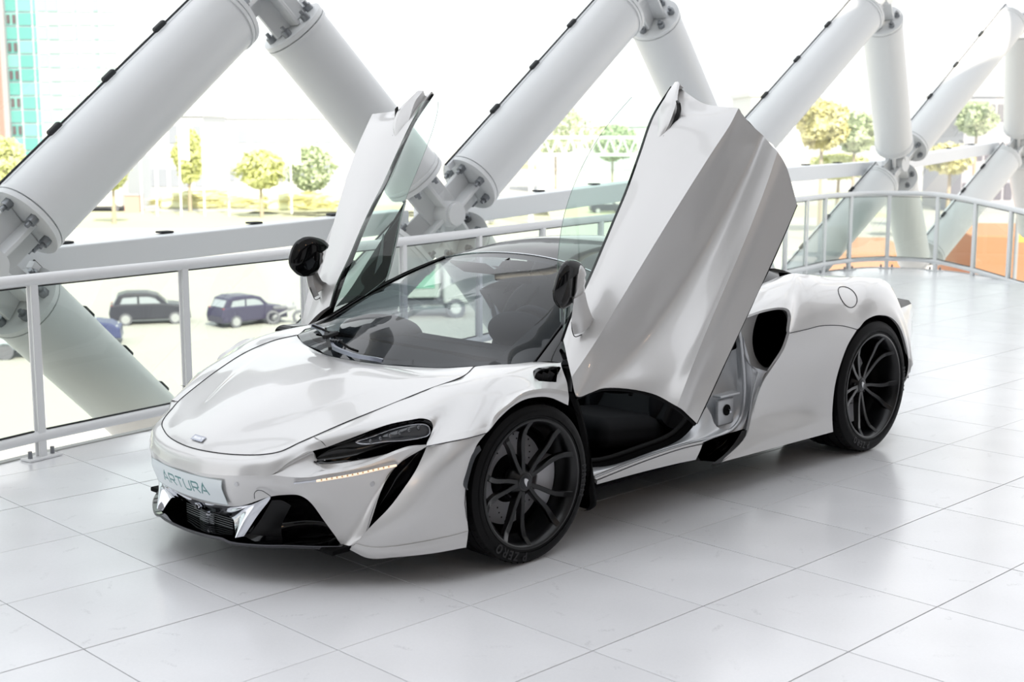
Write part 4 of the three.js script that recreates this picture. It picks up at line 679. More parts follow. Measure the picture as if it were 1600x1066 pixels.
{
  const capC = [0.928, 0.866, -1.075];
  const up = sheet([qTop, mixp3(qTop, qMid, .45, .014), qMid, mixp3(qMid, qLow, .55, .006), qLow], { su: 5, sv: 5, fold: .016, sides: 'b', relax: 14 });
  pair('rear_quarter', up, M.paint);
  const lowRows = [
    qLow.slice(6, 12),
    lineTo([0.935, 0.658, -0.459], [0.955, 0.615, -1.023], 5, 0), lineTo([0.915, 0.574, -0.394], [0.955, 0.521, -0.958], 5, -.006), lineTo([0.905, 0.500, -0.324], [0.955, 0.426, -0.915], 5, -.012),
    lineTo([0.900, 0.367, -0.257], [0.955, 0.295, -0.897], 5, -.016), lineTo([0.915, 0.267, -0.186], [0.955, 0.227, -0.902], 5, .004), lineTo([0.930, 0.179, 0.039], [0.950, 0.172, -0.921], 5, 0)];
  pair('rear_side_panel', sheet(lowRows, { su: 6, sv: 6, fold: .016 }), M.paint);
  for (const g of both(tube(qLow.slice(6, 12).map(([x, y, z]) => [x + .001, y, z]), .002, 6, 50))) part('seam', g, M.seam);
  // fuel cap: thin round gap
  const n = V([.93, .36, -.05]).normalize(), cx = V(capC), e1 = new THREE.Vector3(0, 0, 1).addScaledVector(n, -n.z).normalize(), e2 = new THREE.Vector3().crossVectors(n, e1), ring = [];
  for (let k = 0; k < 40; k++) { const a = k / 40 * 6.2832; ring.push(cx.clone().addScaledVector(e1, .080 * Math.cos(a)).addScaledVector(e2, .060 * Math.sin(a)).toArray()); }
  globalThis.fuelRing = drape(up, ring, n.clone().negate().toArray(), .0006);
  // rear fascia and deck edge, out of sight from here
  const f0 = qTop.slice(5, 15), deck = f0.map(([x, y, z]) => [x * .5, y - .012, z]), cen = f0.map(([x, y, z]) => [0, y - .02, z]);
  pair('rear_deck', sheet([cen, deck, f0], { su: 5, sv: 4 }), M.paint);
  const f1 = qTop.slice(14); pair('tail_panel', sheet([f1, f1.map(([x, y, z]) => [x * .86, y + .004, z - .09]), f1.map(([x, y, z]) => [x * .5, y - .01, Math.min(z - .16, -2.02)])], { su: 4, sv: 4 }), M.paint); pair('tail_lamp', tube(f1.slice(1).map(([x, y, z]) => [x * .975, y - .004, z - .02]), .007, 6, 24), M.gloss);
  const fr = [...qLow.slice(13)], fin = fr.map(([x, y, z]) => [x * .8, y, Math.min(z - .2, -2.02)]), fc = fr.map(([x, y, z]) => [0, y, -2.16]);
  pair('rear_fascia', sheet([fr, fin, fc], { su: 4, sv: 4 }), M.paint);
}
function mixp3(A, B, f, bulge) { return A.map((a, k) => { const q = mixp(a, B[k], f); return [q[0] + bulge, q[1] + bulge, q[2]]; }); }
function lineTo(a, b, n, dx) { return Array.from({ length: n + 1 }, (_, k) => { const q = mixp(a, b, k / n); return [q[0] + dx * Math.sin(Math.PI * Math.min(1, k / n * 1.1)), q[1], q[2]]; }); }
{ // gap ring of the fuel cap follows the panel
  pair('fuel_cap', tube(globalThis.fuelRing, .0024, 6, 90, true), M.seam, 'round fuel cap gap on the rear quarter');
  // dark quarter pane behind the door
  pair('quarter_pane', sheet([[[0.640, 1.006, -0.721], [0.640, 1.010, -0.785], [0.640, 0.995, -0.875], [0.640, 0.971, -0.968]], [[0.645, 0.976, -0.692], [0.645, 0.973, -0.768], [0.645, 0.958, -0.846], [0.645, 0.945, -0.919]], [[0.660, 0.952, -0.683], [0.660, 0.941, -0.753], [0.660, 0.940, -0.812], [0.660, 0.943, -0.872]]], { su: 5, sv: 4 }), M.gloss, 'small black pane behind the door');
}
// --- side intake ---
const inkRing = [[0.872, 0.829, -0.138], [0.885, 0.845, -0.224], [0.900, 0.859, -0.319], [0.920, 0.860, -0.454], [0.928, 0.845, -0.498], [0.934, 0.813, -0.510], [0.938, 0.736, -0.497], [0.932, 0.659, -0.461], [0.918, 0.588, -0.402], [0.905, 0.556, -0.369], [0.880, 0.570, -0.298], [0.862, 0.631, -0.241], [0.855, 0.712, -0.204], [0.860, 0.779, -0.163]];
{
  const ring = loop(inkRing, 60), d1 = ring.map(([x, y, z]) => [x - .007, y, z - .003]);
  const neck = [[0.800, 0.824, -0.436], [0.800, 0.826, -0.514], [0.800, 0.822, -0.623], [0.800, 0.808, -0.670], [0.800, 0.776, -0.689], [0.800, 0.702, -0.682], [0.800, 0.625, -0.634], [0.800, 0.565, -0.562], [0.800, 0.544, -0.524], [0.800, 0.564, -0.466], [0.800, 0.615, -0.413], [0.800, 0.669, -0.389], [0.800, 0.727, -0.386], [0.800, 0.782, -0.405]], r2 = loop(neck, 60).map(([x, y, z]) => [x, y, z]);
  const r3 = r2.map(([x, y, z]) => [x - .22, y, z - .25]), cc = r3.reduce((s, p) => s.map((v, c) => v + p[c] / 60), [0, 0, 0]);
  pair('side_intake', rings([ring, d1, r2.map((p, k) => mixp(d1[k], p, .45)), r2], [1.4, .7, 0]), M.paint, 'silver throat of the side intake');
  pair('intake_duct', join(rings([r2, r3], [1.4, .7, 0]), net([r3, r3.map(() => cc)].map((r) => [...r, r[0]]), {})), M.black, 'black duct inside the side intake');
}
// --- sill, door opening and jamb ---
{
  const inn = [[0.840, 0.288, 0.864], [0.840, 0.273, 0.720], [0.840, 0.283, 0.481], [0.840, 0.306, 0.240], [0.835, 0.359, 0.116], [0.830, 0.427, 0.022]];
  const topo = [[0.890, 0.279, 0.912], [0.890, 0.287, 0.698], [0.890, 0.304, 0.453], [0.885, 0.310, 0.250], [0.875, 0.319, 0.109], [0.860, 0.348, -0.001]];
  const out = [[0.925, 0.273, 0.930], [0.925, 0.299, 0.615], [0.920, 0.308, 0.326], [0.915, 0.305, 0.178], [0.910, 0.302, 0.047], [0.900, 0.303, -0.070]];
  pair('sill', sheet([inn, mixp3(inn, topo, .5, .004), topo, mixp3(topo, out, .45, -.008), mixp3(topo, out, .85, .004), out], { su: 6, sv: 3, fold: .02, sides: 'ab' }), M.jamb, 'silver painted door sill');
  const skTop = [[0.928, 0.272, 0.933], [0.928, 0.297, 0.619], [0.923, 0.306, 0.330], [0.918, 0.300, 0.162]], skBot = [[0.915, 0.237, 0.905], [0.915, 0.235, 0.618], [0.910, 0.225, 0.337], [0.905, 0.216, 0.200]];
  pair('side_skirt', sheet([skTop, mixp3(skTop, skBot, .5, .006), skBot], { su: 6, sv: 3, fold: .03 }), M.paint, 'silver side skirt below the door');
  for (const g of both(tube(skTop.map(([x, y, z]) => [x + .002, y - .012, z]), .0018, 5, 40))) part('seam', g, M.seam);
  // black blade ahead of the rear side panel
  const bF = [[0.870, 0.285, -0.165], [0.865, 0.278, -0.017], [0.860, 0.273, 0.072], [0.855, 0.231, 0.099], [0.850, 0.189, 0.121]], bM = [[0.800, 0.254, -0.321], [0.790, 0.230, -0.228], [0.780, 0.189, -0.159], [0.790, 0.168, -0.073], [0.820, 0.157, -0.007]], bR = [[0.905, 0.289, -0.235], [0.912, 0.263, -0.191], [0.918, 0.232, -0.136], [0.925, 0.201, -0.054], [0.930, 0.179, 0.039]];
  pair('side_blade', sheet([bF, bM, bR], { su: 5, sv: 5 }), M.gloss, 'black air blade ahead of the rear wheel');
  pair('blade_lip', sheet([bR.map(([x, y, z]) => [x - .012, y, z + .05]), bR.map(([x, y, z]) => [x + .002, y, z + .002])], { su: 5, sv: 2, fold: .01 }), M.satin);
  // rear jamb of the opening, in steps
  const j0 = [[0.700, 0.625, -0.127], [0.720, 0.510, -0.073], [0.750, 0.419, 0.025], [0.780, 0.361, 0.122]], j1 = [[0.790, 0.667, -0.262], [0.800, 0.495, -0.256], [0.810, 0.363, -0.194], [0.820, 0.302, 0.024]], j2 = [[0.845, 0.757, -0.211], [0.845, 0.546, -0.275], [0.850, 0.374, -0.265], [0.860, 0.281, -0.180]], j3 = [[0.858, 0.691, -0.233], [0.870, 0.544, -0.292], [0.872, 0.377, -0.265], [0.875, 0.282, -0.233]], j4 = [[0.870, 0.597, -0.268], [0.885, 0.549, -0.319], [0.885, 0.377, -0.279], [0.890, 0.286, -0.233]], j5 = [[0.905, 0.555, -0.369], [0.902, 0.547, -0.348], [0.900, 0.396, -0.277], [0.905, 0.290, -0.235]];
  pair('door_jamb', sheet([j0, j1, mixp3(j1, j2, .6, -.012), j2, mixp3(j2, j3, .6, .008), j3, mixp3(j3, j4, .5, -.006), j4, j5], { su: 6, sv: 3 }), M.jamb, 'silver pressed jamb behind the door opening');
  for (const [pts, r] of [[[[0.850, 0.806, -0.191], [0.850, 0.631, -0.231], [0.850, 0.471, -0.255], [0.850, 0.353, -0.239], [0.860, 0.303, -0.163], [0.875, 0.290, 0.048], [0.895, 0.279, 0.319]], .009], [[[0.888, 0.554, -0.309], [0.886, 0.467, -0.273], [0.886, 0.381, -0.255], [0.890, 0.294, -0.232]], .004]]) for (const g of both(tube(pts, r, 8, 60))) part('jamb_bead', g, M.jamb);
  // latch pocket
  const lp = [0.815, 0.388, -0.139];
  pair('latch_plate', join(box(.022, .13, .13, lp[0] + .004, lp[1] - .01, lp[2], .01), box(.05, .012, .16, lp[0] + .012, lp[1] + .075, lp[2], .005)), M.jamb);
  for (const s of [1, -1]) { const l = part('door_latch', rod([s * (lp[0] + .01), lp[1], lp[2]], [s * (lp[0] + .02), lp[1], lp[2]], .027, 28), M.black, 'round black door latch in the jamb'); obj('latch_pin', rod([s * (lp[0] + .015), lp[1] + .004, lp[2] - .008], [s * (lp[0] + .045), lp[1] - .004, lp[2] + .008], .0055, 10), M.chrome, l); }
  // dark carpet below the opening
  const c0 = inn.map(([x, y, z]) => [x - .004, y - .002, z]), c1 = inn.map(([x, y, z]) => [x - .05, y + .01, z]), c2 = inn.map(([x, y, z]) => [x - .09, y - .02, z]), c3 = inn.map(([x, y, z]) => [x - .12, .2, z]);
  pair('inner_sill', sheet([c0, c1, c2, c3], { su: 6, sv: 3 }), M.carpet);
  pair('opening_seal', tube([...c1].map(([x, y, z]) => [x, y + .008, z]), .012, 8, 60), M.rubber);
  part('cabin_floor', [box(1.5, .02, 1.9, 0, .19, .25, 0), box(1.55, .6, .03, 0, .46, 1.16, 0), box(1.24, .76, .03, 0, .56, -.62, 0)], M.carpet);
  part('centre_tunnel', box(.2, .22, 1.6, 0, .3, .2, .05), M.trim);
  pair('strut_bar', rod([.80, .25, .99], [.83, .74, 1.0], .022, 14), M.satin);
}

// --- doors, swung up ---
{
  const r0 = [[0.800, 1.918, 0.275], [0.796, 1.773, 0.411], [0.805, 1.611, 0.511], [0.810, 1.454, 0.604], [0.812, 1.340, 0.681], [0.812, 1.227, 0.754], [0.806, 1.081, 0.844], [0.797, 0.943, 0.939], [0.790, 0.847, 0.984]];
  const r2 = [[1.197, 1.804, 0.352], [1.196, 1.733, 0.398], [1.168, 1.615, 0.480], [1.116, 1.425, 0.627], [1.070, 1.300, 0.705], [1.031, 1.151, 0.795], [0.990, 0.998, 0.882], [0.960, 0.846, 0.953], [0.910, 0.716, 1.064]];
  const r3 = [[1.203, 1.786, 0.341], [1.203, 1.712, 0.384], [1.176, 1.593, 0.463], [1.125, 1.404, 0.608], [1.080, 1.278, 0.683], [1.042, 1.128, 0.771], [1.003, 0.973, 0.856], [0.975, 0.818, 0.922], [0.950, 0.644, 1.074]];
  const r4 = [[1.235, 1.690, 0.219], [1.235, 1.576, 0.284], [1.215, 1.443, 0.370], [1.175, 1.257, 0.489], [1.140, 1.110, 0.579], [1.110, 0.971, 0.674], [1.075, 0.846, 0.767], [1.045, 0.746, 0.853], [1.005, 0.673, 0.966]];
  const r5 = [[1.312, 1.648, 0.270], [1.312, 1.504, 0.342], [1.302, 1.343, 0.431], [1.292, 1.181, 0.527], [1.277, 1.079, 0.587], [1.262, 0.965, 0.650], [1.246, 0.833, 0.719], [1.230, 0.707, 0.779], [1.147, 0.651, 0.839]];
  const r6 = [[1.355, 1.625, 0.291], [1.355, 1.487, 0.368], [1.345, 1.328, 0.456], [1.335, 1.155, 0.551], [1.325, 1.059, 0.613], [1.315, 0.949, 0.678], [1.303, 0.830, 0.743], [1.288, 0.704, 0.796], [1.260, 0.610, 0.815]];
  const r7 = [[1.385, 1.554, 0.261], [1.380, 1.434, 0.328], [1.370, 1.290, 0.413], [1.360, 1.122, 0.514], [1.350, 1.014, 0.580], [1.335, 0.900, 0.642], [1.320, 0.796, 0.705], [1.305, 0.669, 0.757], [1.285, 0.578, 0.783]];
  const r8 = [[1.420, 1.406, 0.232], [1.415, 1.287, 0.311], [1.405, 1.149, 0.402], [1.395, 1.068, 0.457], [1.385, 0.986, 0.505], [1.375, 0.872, 0.582], [1.360, 0.752, 0.653], [1.345, 0.628, 0.728], [1.330, 0.544, 0.775]];
  const [f2, f3, f4, f5, f6, f7, f8] = [r2, r3, r4, r5, r6, r7, r8].map((r) => { const q = fair(r); q[0] = r[0]; q[8] = r[8]; return q; });
  const r1 = mixp3(r0, f2, .5, 0).map((p, k) => (k === 0 ? [1.000, 1.826, 0.322] : [p[0], p[1] + .010, p[2] + .004]));
  const opt = { su: 7, sv: 6, fold: .022, inside: [.6, .9, .2] };
  const skin = join(sheet([r0, mixp3(r0, r1, .5, 0).map((p, k) => [p[0], p[1] + (k ? .004 : -.006), p[2]]), r1, f2], { ...opt, sides: 'acd' }), sheet([f2, f3, mixp3(f3, f4, .5, -.004), f4, f5, f6], { ...opt, sides: 'cd' }), sheet([f6, mixp3(f6, f7, .5, .002), f7, f8], { ...opt, sides: 'bcd' }));
  const card = sheet([mixp3(r0, r1, .35, 0), r1, r2, r4, r5, r6, r8].map((r, q) => r.map(([x, y, z]) => (q < 4 ? [x - .012, y - .03, z - .04] : q < 6 ? [x - .03, y - .012, z - .035] : [x - .028, y + .004, z - .018]))), { su: 5, sv: 4, inside: [.6, .9, .2] });
  const lead = [[.640, 1.86, .375], [.611, 1.814, .405], [.569, 1.718, .477], [.541, 1.577, .576], [.536, 1.406, .677], [.541, 1.283, .727], [.556, 1.112, .767], [.580, 1.0, .778], [.66, .90, .86]];
  const base = [[.795, 1.835, .375], ...r0.slice(1)];
  const pane = sheet([base, mixp3(base, lead, .5, 0).map(([x, y, z]) => [x + .012, y + .02, z + .008]), lead], { su: 6, sv: 6 });
  const belt = [mixp(r0[0], r0[1], .08), ...r0.slice(1)].map(([x, y, z]) => [x - .012, y - .006, z - .006]);
  // trim wedge inside the front window corner; traced on the far door, turned over for the near one
  const wTop = [[-0.760, 1.351, 0.507], [-0.775, 1.207, 0.613], [-0.785, 1.056, 0.736], [-0.790, 0.912, 0.859], [-0.790, 0.838, 0.947]], wRight = [[-0.750, 1.345, 0.511], [-0.735, 1.269, 0.552], [-0.715, 1.128, 0.610], [-0.700, 1.002, 0.668], [-0.690, 0.908, 0.720]];
  const sail = mirrorGeo(sheet([wTop, mixp3(wTop, wRight, .5, 0), wRight], { su: 6, sv: 4, inside: [-.8, .9, .5] })), sailEdge = mirrorGeo(tube(wRight, .005, 6, 40));
  const slit = mirrorGeo(sheet([[[-0.740, 1.189, 0.665], [-0.740, 1.131, 0.678], [-0.740, 1.051, 0.705], [-0.740, 0.967, 0.726], [-0.740, 0.911, 0.725]], [[-0.735, 1.192, 0.660], [-0.735, 1.130, 0.666], [-0.735, 1.049, 0.674], [-0.735, 0.961, 0.686], [-0.735, 0.910, 0.708]]].map((r) => r.map(([x, y, z]) => [x, y + .004, z + .008])), { su: 5, sv: 2 }));
  // mirror on its stalk
  const C = [0.875, 1.096, 1.060];
  const out = loop([[0.875, 1.195, 1.051], [0.875, 1.179, 0.978], [0.875, 1.148, 0.944], [0.875, 1.155, 0.971], [0.875, 1.128, 0.997], [0.875, 1.086, 1.002], [0.875, 1.034, 1.013], [0.875, 1.013, 1.025], [0.875, 0.996, 1.075], [0.875, 1.002, 1.102], [0.875, 1.031, 1.134], [0.875, 1.068, 1.145], [0.875, 1.104, 1.135], [0.875, 1.150, 1.114], [0.875, 1.180, 1.088]], 48), oc = out.reduce((q, p) => q.map((v, c) => v + p[c] / 48), [0, 0, 0]);
  const lift = (f, d) => out.map((p) => { const q = mixp(p, oc, f); return [q[0] + d * .62, q[1] + d * .12, q[2] + d * .77]; });
  const head = rings([lift(.75, -.05), lift(.3, -.045), lift(.05, -.03), lift(0, -.01), lift(.02, .006), lift(.14, .026), lift(.34, .042), lift(.6, .052), lift(.85, .056), lift(.999, .057)], oc);
  const capRing = loop([[0.895, 1.169, 0.995], [0.895, 1.148, 0.970], [0.895, 1.127, 0.962], [0.895, 1.114, 0.970], [0.895, 1.100, 0.964], [0.895, 1.085, 0.972], [0.895, 1.061, 0.969], [0.895, 1.033, 1.012], [0.895, 1.033, 1.036], [0.895, 1.064, 1.030], [0.895, 1.098, 1.026], [0.895, 1.136, 1.019]], 40), capC = capRing.reduce((q, p) => q.map((v, c) => v + p[c] / 40), [0, 0, 0]);
  const cap = rings([capRing.map(([x, y, z]) => [x - .02, y, z - .016]), capRing, ...[[.2, .011], [.5, .016], [.999, .018]].map(([f, d]) => capRing.map((p) => { const q = mixp(p, capC, f); return [q[0] + d * .7, q[1], q[2] + d * .7]; }))], capC.map((v, c) => v - [.03, 0, .03][c]));
  const stPts = [[[0.905, 1.037, 1.047], [0.915, 1.047, 1.027], [0.920, 1.061, 0.997]], [[0.895, 0.997, 1.043], [0.915, 1.000, 1.026], [0.920, 1.004, 0.977]], [[0.885, 0.940, 1.039], [0.915, 0.941, 1.018], [0.915, 0.952, 0.943]], [[0.875, 0.884, 1.015], [0.905, 0.893, 0.998], [0.900, 0.931, 0.909]]];
  const front = sheet(stPts, { su: 8, sv: 8, fold: .03, inside: [.8, .9, .9] });
  const baseLip = tube([[0.880, 0.939, 1.033], [0.875, 0.901, 1.023], [0.875, 0.875, 1.007], [0.880, 0.878, 0.978], [0.885, 0.893, 0.940], [0.890, 0.917, 0.909], [0.895, 0.935, 0.899]], .002, 6, 40);
  // handle pod at the rear top corner
  const pod = sheet([[[0.815, 1.918, 0.294], [0.815, 1.862, 0.352], [0.810, 1.784, 0.393], [0.810, 1.709, 0.422], [0.810, 1.627, 0.442]], [[0.845, 1.918, 0.308], [0.875, 1.833, 0.388], [0.875, 1.756, 0.430], [0.860, 1.690, 0.454], [0.830, 1.614, 0.467]], [[0.855, 1.908, 0.312], [0.900, 1.818, 0.395], [0.900, 1.750, 0.431], [0.880, 1.690, 0.448], [0.845, 1.603, 0.481]]].map((r, j) => r.map(([x, y, z]) => [x + .012, y + .004, z + .014])), { su: 6, sv: 4, fold: .04, inside: [.8, 1.6, .4] });
  const handle = sheet([[[0.905, 1.835, 0.400], [0.910, 1.799, 0.399], [0.905, 1.750, 0.415], [0.895, 1.709, 0.437], [0.880, 1.685, 0.452]], [[0.920, 1.823, 0.401], [0.925, 1.788, 0.398], [0.920, 1.739, 0.412], [0.910, 1.704, 0.438], [0.885, 1.681, 0.454]]].map((r) => r.map(([x, y, z]) => [x + .012, y + .004, z + .016])), { su: 6, sv: 3, fold: .012 });
  for (const side of [0, 1]) {
    const f = (g) => (side ? mirrorGeo(g) : g);
    const d = part('door', f(skin), M.paint, side ? 'far door swung up, seen along its inner edge' : 'near door swung up, its sculpted outer skin towards us');
    obj('door_card', f(card), M.carpet, d);
    obj('door_glass', f(pane), M.glass, d).userData.label = 'clear frameless door window'; obj('glass_edge', f(tube(lead, .0013, 5, 60)), std(0x93a39d, .3), d.children[d.children.length - 1]);
    obj('belt_seal', f(tube(belt, .0075, 8, 60)), M.rubber, d);
    const st = obj('sail_trim', f(sail), M.gloss, d); obj('trim_edge', f(sailEdge), M.jamb, st); obj('trim_strip', f(slit), std(0x8d9094, .4), st);
    obj('mirror_housing', f(head), M.gloss, d).userData.label = 'gloss black mirror housing';
    obj('mirror_cap', f(cap), M.paint, d);
    obj('mirror_stalk', f(front), M.paint, d); obj('stalk_seal', f(baseLip), M.seam, d);
    obj('handle_pod', f(pod), M.paint, d); obj('door_handle', f(handle), M.satin, d);
    obj('edge_seal', f(tube(r8.map(([x, y, z]) => [x - .004, y - .002, z - .004]), .004, 6, 60)), M.rubber, d);
    obj('edge_seal', f(tube([r8[8], r7[8], r6[8], r5[8], r4[8], r3[8]].map(([x, y, z]) => [x - .012, y - .008, z - .008]), .008, 6, 60)), M.rubber, d);
  }
}

// --- wheels ---
const font = await new FontLoader().loadAsync('three/examples/fonts/droid/droid_sans_bold.typeface.json').catch(() => null) ?? await new FontLoader().loadAsync('fonts/droid/droid_sans_bold.typeface.json');
function arcText(s, r, size, mid, depth) {                     // raised letters along the sidewall, outward face at +x
  const gs = []; let w = []; let tot = 0;
  for (const ch of s) { const g = ch === ' ' ? null : new TextGeometry(ch, { font, size, depth, curveSegments: 3, bevelEnabled: false }); const a = g ? (g.computeBoundingBox(), g.boundingBox.max.x + size * .16) : size * .5; w.push([g, a]); tot += a; }
  let s0 = -tot / 2;
  for (const [g, a] of w) { if (g) { const th = mid + (s0 + a / 2) / (r + size / 2); g.translate(-a / 2, 0, 0); g.translate(0, r, 0); g.rotateZ(-th); gs.push(g); } s0 += a; }
  return join(...gs).rotateY(Math.PI / 2);
}
function makeWheel(R, rimR, halfW, faceX, front) {             // axle along x, outer face towards +x, centre at the origin
  const t = new THREE.Group(); t.name = 'wheel';
  const lathe = (pts, seg = 96) => new THREE.LatheGeometry(pts.map(([r, x]) => new THREE.Vector2(r, x)), seg).rotateZ(-Math.PI / 2);
  const h = halfW, s = R - rimR;
  const prof = [[rimR - .012, -h * .9], [rimR + .01, -h * .96], [rimR + s * .5, -h * 1.0], [R - .025, -h * .97], [R - .006, -h * .88], [R, -h * .7]];
  const groove = []; for (const x of [-.55, -.18, .18, .55]) groove.push([R, h * x - .006], [R - .007, h * x - .004], [R - .007, h * x + .004], [R, h * x + .006]);
  const outer = [[R, h * .7], [R - .006, h * .88], [R - .022, h * .965], [R - .03, h * .975], [R - .034, h * .99], [rimR + s * .5, h * 1.0], [rimR + s * .25, h * .99], [rimR + .016, h * .95], [rimR + .012, h * .965], [rimR + .004, h * .94], [rimR - .012, h * .9]];
  obj('tyre', toCreasedNormals(lathe([...prof, ...groove, ...outer]), .5), M.tyre, t);
  const sip = []; for (let k = 0; k < 60; k++) for (const sd of [-1, 1]) sip.push(new THREE.BoxGeometry(h * .3, .002, .003).rotateY(sd * .25).translate(sd * h * .66, R - .0015, 0).rotateX(k / 60 * 6.2832 + sd * .02));
  const tread = obj('tread_cut', join(...sip), M.black, t); tread.userData.kind = 'stuff';
  const lm = std(0x19191c, .5);
  for (const [tx, mid, size] of front ? [['P ZERO', Math.PI * 1.14, .036], ['PIRELLI', Math.PI * .54, .024]] : [['P ZERO', Math.PI * 1.12, .034], ['PIRELLI', Math.PI * .5, .024]]) obj('sidewall_lettering', arcText(tx, rimR + s * .5 - size * .5, size, mid, .002).translate(h * .993 - .0005, 0, 0), lm, t);
  // rim: barrel, lip, ten paired spokes, hub
  const rimM = M.wheel;
  obj('rim', lathe([[rimR - .012, -h * .9], [rimR - .03, -h * .8], [rimR - .045, -h * .2], [rimR - .03, h * .5], [rimR - .014, h * .8], [rimR - .006, h * .92], [rimR + .004, h * .955], [rimR + .004, h * .965], [rimR - .004, h * .972], [rimR - .009, h * .96], [rimR - .012, h * .90], [rimR - .024, h * .80], [rimR - .030, h * .55], [rimR - .040, h * .2]]), rimM, t);
  const lipX = h * .945, hubX = faceX;
  const spoke = (sg) => {
    const path = [], n = 12, r0 = .040, r1 = rimR - .007;
    const rows = [];
    for (let i = 0; i <= n; i++) {
      const f = i / n, r = r0 + (r1 - r0) * f, th = sg * (.14 + .145 * f + .11 * Math.sin(Math.PI * Math.min(1, f * 1.2)) * (1 - f) - .07 * Math.sin(Math.PI * f) ** 2);
      const x = hubX + (lipX - hubX) * (f < .82 ? .55 * f ** 2.2 + .10 * f : .55 * .82 ** 2.2 + .082 + (f - .82) / .18 * (1 - (.55 * .82 ** 2.2 + .082))), w = .0075 + .0058 * f + .003 * Math.max(0, .3 - f) * 3, d = .036 - .012 * f;
      const cy = r * Math.cos(th), cz = r * Math.sin(th), ty = -Math.sin(th), tz = Math.cos(th);
      rows.push([[x - d, w * .8], [x - .003, w], [x, w * .8], [x, -w * .8], [x - .003, -w], [x - d, -w * .8]].map(([xx, ww]) => [xx, cy + ty * ww, cz + tz * ww]));
    }
    return toCreasedNormals(net(rows.map((r) => [...r, r[0]]), { inside: [hubX - .05, .15, 0] }), .3);
  };
  const S = [spoke(1), spoke(-1)];
  for (let k = 0; k < 5; k++) for (const g of S) { const m = new THREE.Mesh(g, rimM); m.name = 'spoke'; m.castShadow = m.receiveShadow = true; m.rotation.x = k * 2 * Math.PI / 5 + (front ? .30 : .60); t.add(m); }
  obj('hub', lathe([[.001, hubX - .06], [.075, hubX - .055], [.072, hubX - .03], [.052, hubX - .012], [.038, hubX + .002], [.034, hubX + .004], [.001, hubX + .004]], 40), rimM, t);
  for (let k = 0; k < 5; k++) { const a = k * 2 * Math.PI / 5 + .2; obj('wheel_bolt', rod([hubX - .05, .056 * Math.cos(a), .056 * Math.sin(a)], [hubX - .008, .056 * Math.cos(a), .056 * Math.sin(a)], .010, 6), M.satin, t); }
  obj('hub_cap', lathe([[.001, hubX + .0075], [.026, hubX + .0065], [.030, hubX + .003]], 32), std(0x2a2b2e, .3, .4), t);
  { const sh = new THREE.Shape(); sh.moveTo(.002, -.018); sh.quadraticCurveTo(-.016, .002, -.010, .017); sh.quadraticCurveTo(.004, .018, .012, .006); sh.quadraticCurveTo(.002, .004, .002, -.018); obj('emblem', new THREE.ExtrudeGeometry(sh, { depth: .0015, bevelEnabled: false }).rotateY(Math.PI / 2).translate(hubX + .007, 0, 0), std(0xd8d9dc, .3, .3), t); }
  // brake
  const dr = front ? .19 : .185, dx = hubX - .11;
  const holes = []; for (let k = 0; k < 48; k++) { const a = k / 48 * 6.2832, r = dr * (.68 + .26 * ((k * 5) % 4) / 3); holes.push(new THREE.CylinderGeometry(.0036, .0036, .001, 8).rotateZ(Math.PI / 2).translate(dx + .0176, r * Math.cos(a), r * Math.sin(a))); }
  const dsk = obj('brake_disc', lathe([[.085, dx - .017], [dr, dx - .017], [dr, dx + .017], [dr * .6, dx + .017], [.1, dx + .017]], 72), M.disc, t); dsk.userData.label = 'grey drilled brake disc';
  obj('disc_hole', join(...holes), M.black, t).userData.kind = 'stuff';
  obj('disc_bell', lathe([[.001, dx + .05], [.08, dx + .045], [.1, dx + .017], [.105, dx - .02]], 40), M.black, t);
  const cs = new THREE.Shape(), ca = front ? -1.45 : 1.9, sp = .46; for (let k = 0; k <= 12; k++) { const a = -sp + 2 * sp * k / 12; cs[k ? 'lineTo' : 'moveTo'](Math.cos(a) * (dr + .022), Math.sin(a) * (dr + .022)); } for (let k = 12; k >= 0; k--) { const a = -sp + 2 * sp * k / 12; cs.lineTo(Math.cos(a) * dr * .63, Math.sin(a) * dr * .63); }
  obj('caliper', new THREE.ExtrudeGeometry(cs, { depth: .1, bevelEnabled: true, bevelSize: .006, bevelThickness: .006, bevelSegments: 2 }).rotateY(-Math.PI / 2).rotateX(front ? Math.PI * .5 + 1.4 : 1.2).translate(dx + .058, 0, 0), M.caliper, t).userData.label = 'grey brake caliper';
  obj('barrel_back', lathe([[.001, -h * .5], [rimR - .05, -h * .55], [rimR - .046, -h * .2]], 48), M.black, t);
  return t;
}
{
  const F = makeWheel(.3235, .261, .119, .070, true), B = makeWheel(.357, .281, .150, .072, false);
  for (const [w, x, y, z, turn] of [[F, .826, .3235, 1.32, -.03], [B, .806, .357, -1.32, 0]]) {
    w.position.set(x, y, z); w.rotation.y = turn; w.userData.label = z > 0 ? 'front wheel, black with paired spokes' : 'rear wheel, black with paired spokes'; car.add(w);
    const c = w.clone(); c.position.x = -x; c.rotation.y = Math.PI - turn; car.add(c); c.userData = { label: z > 0 ? 'far front wheel' : 'far rear wheel' };
  }
}

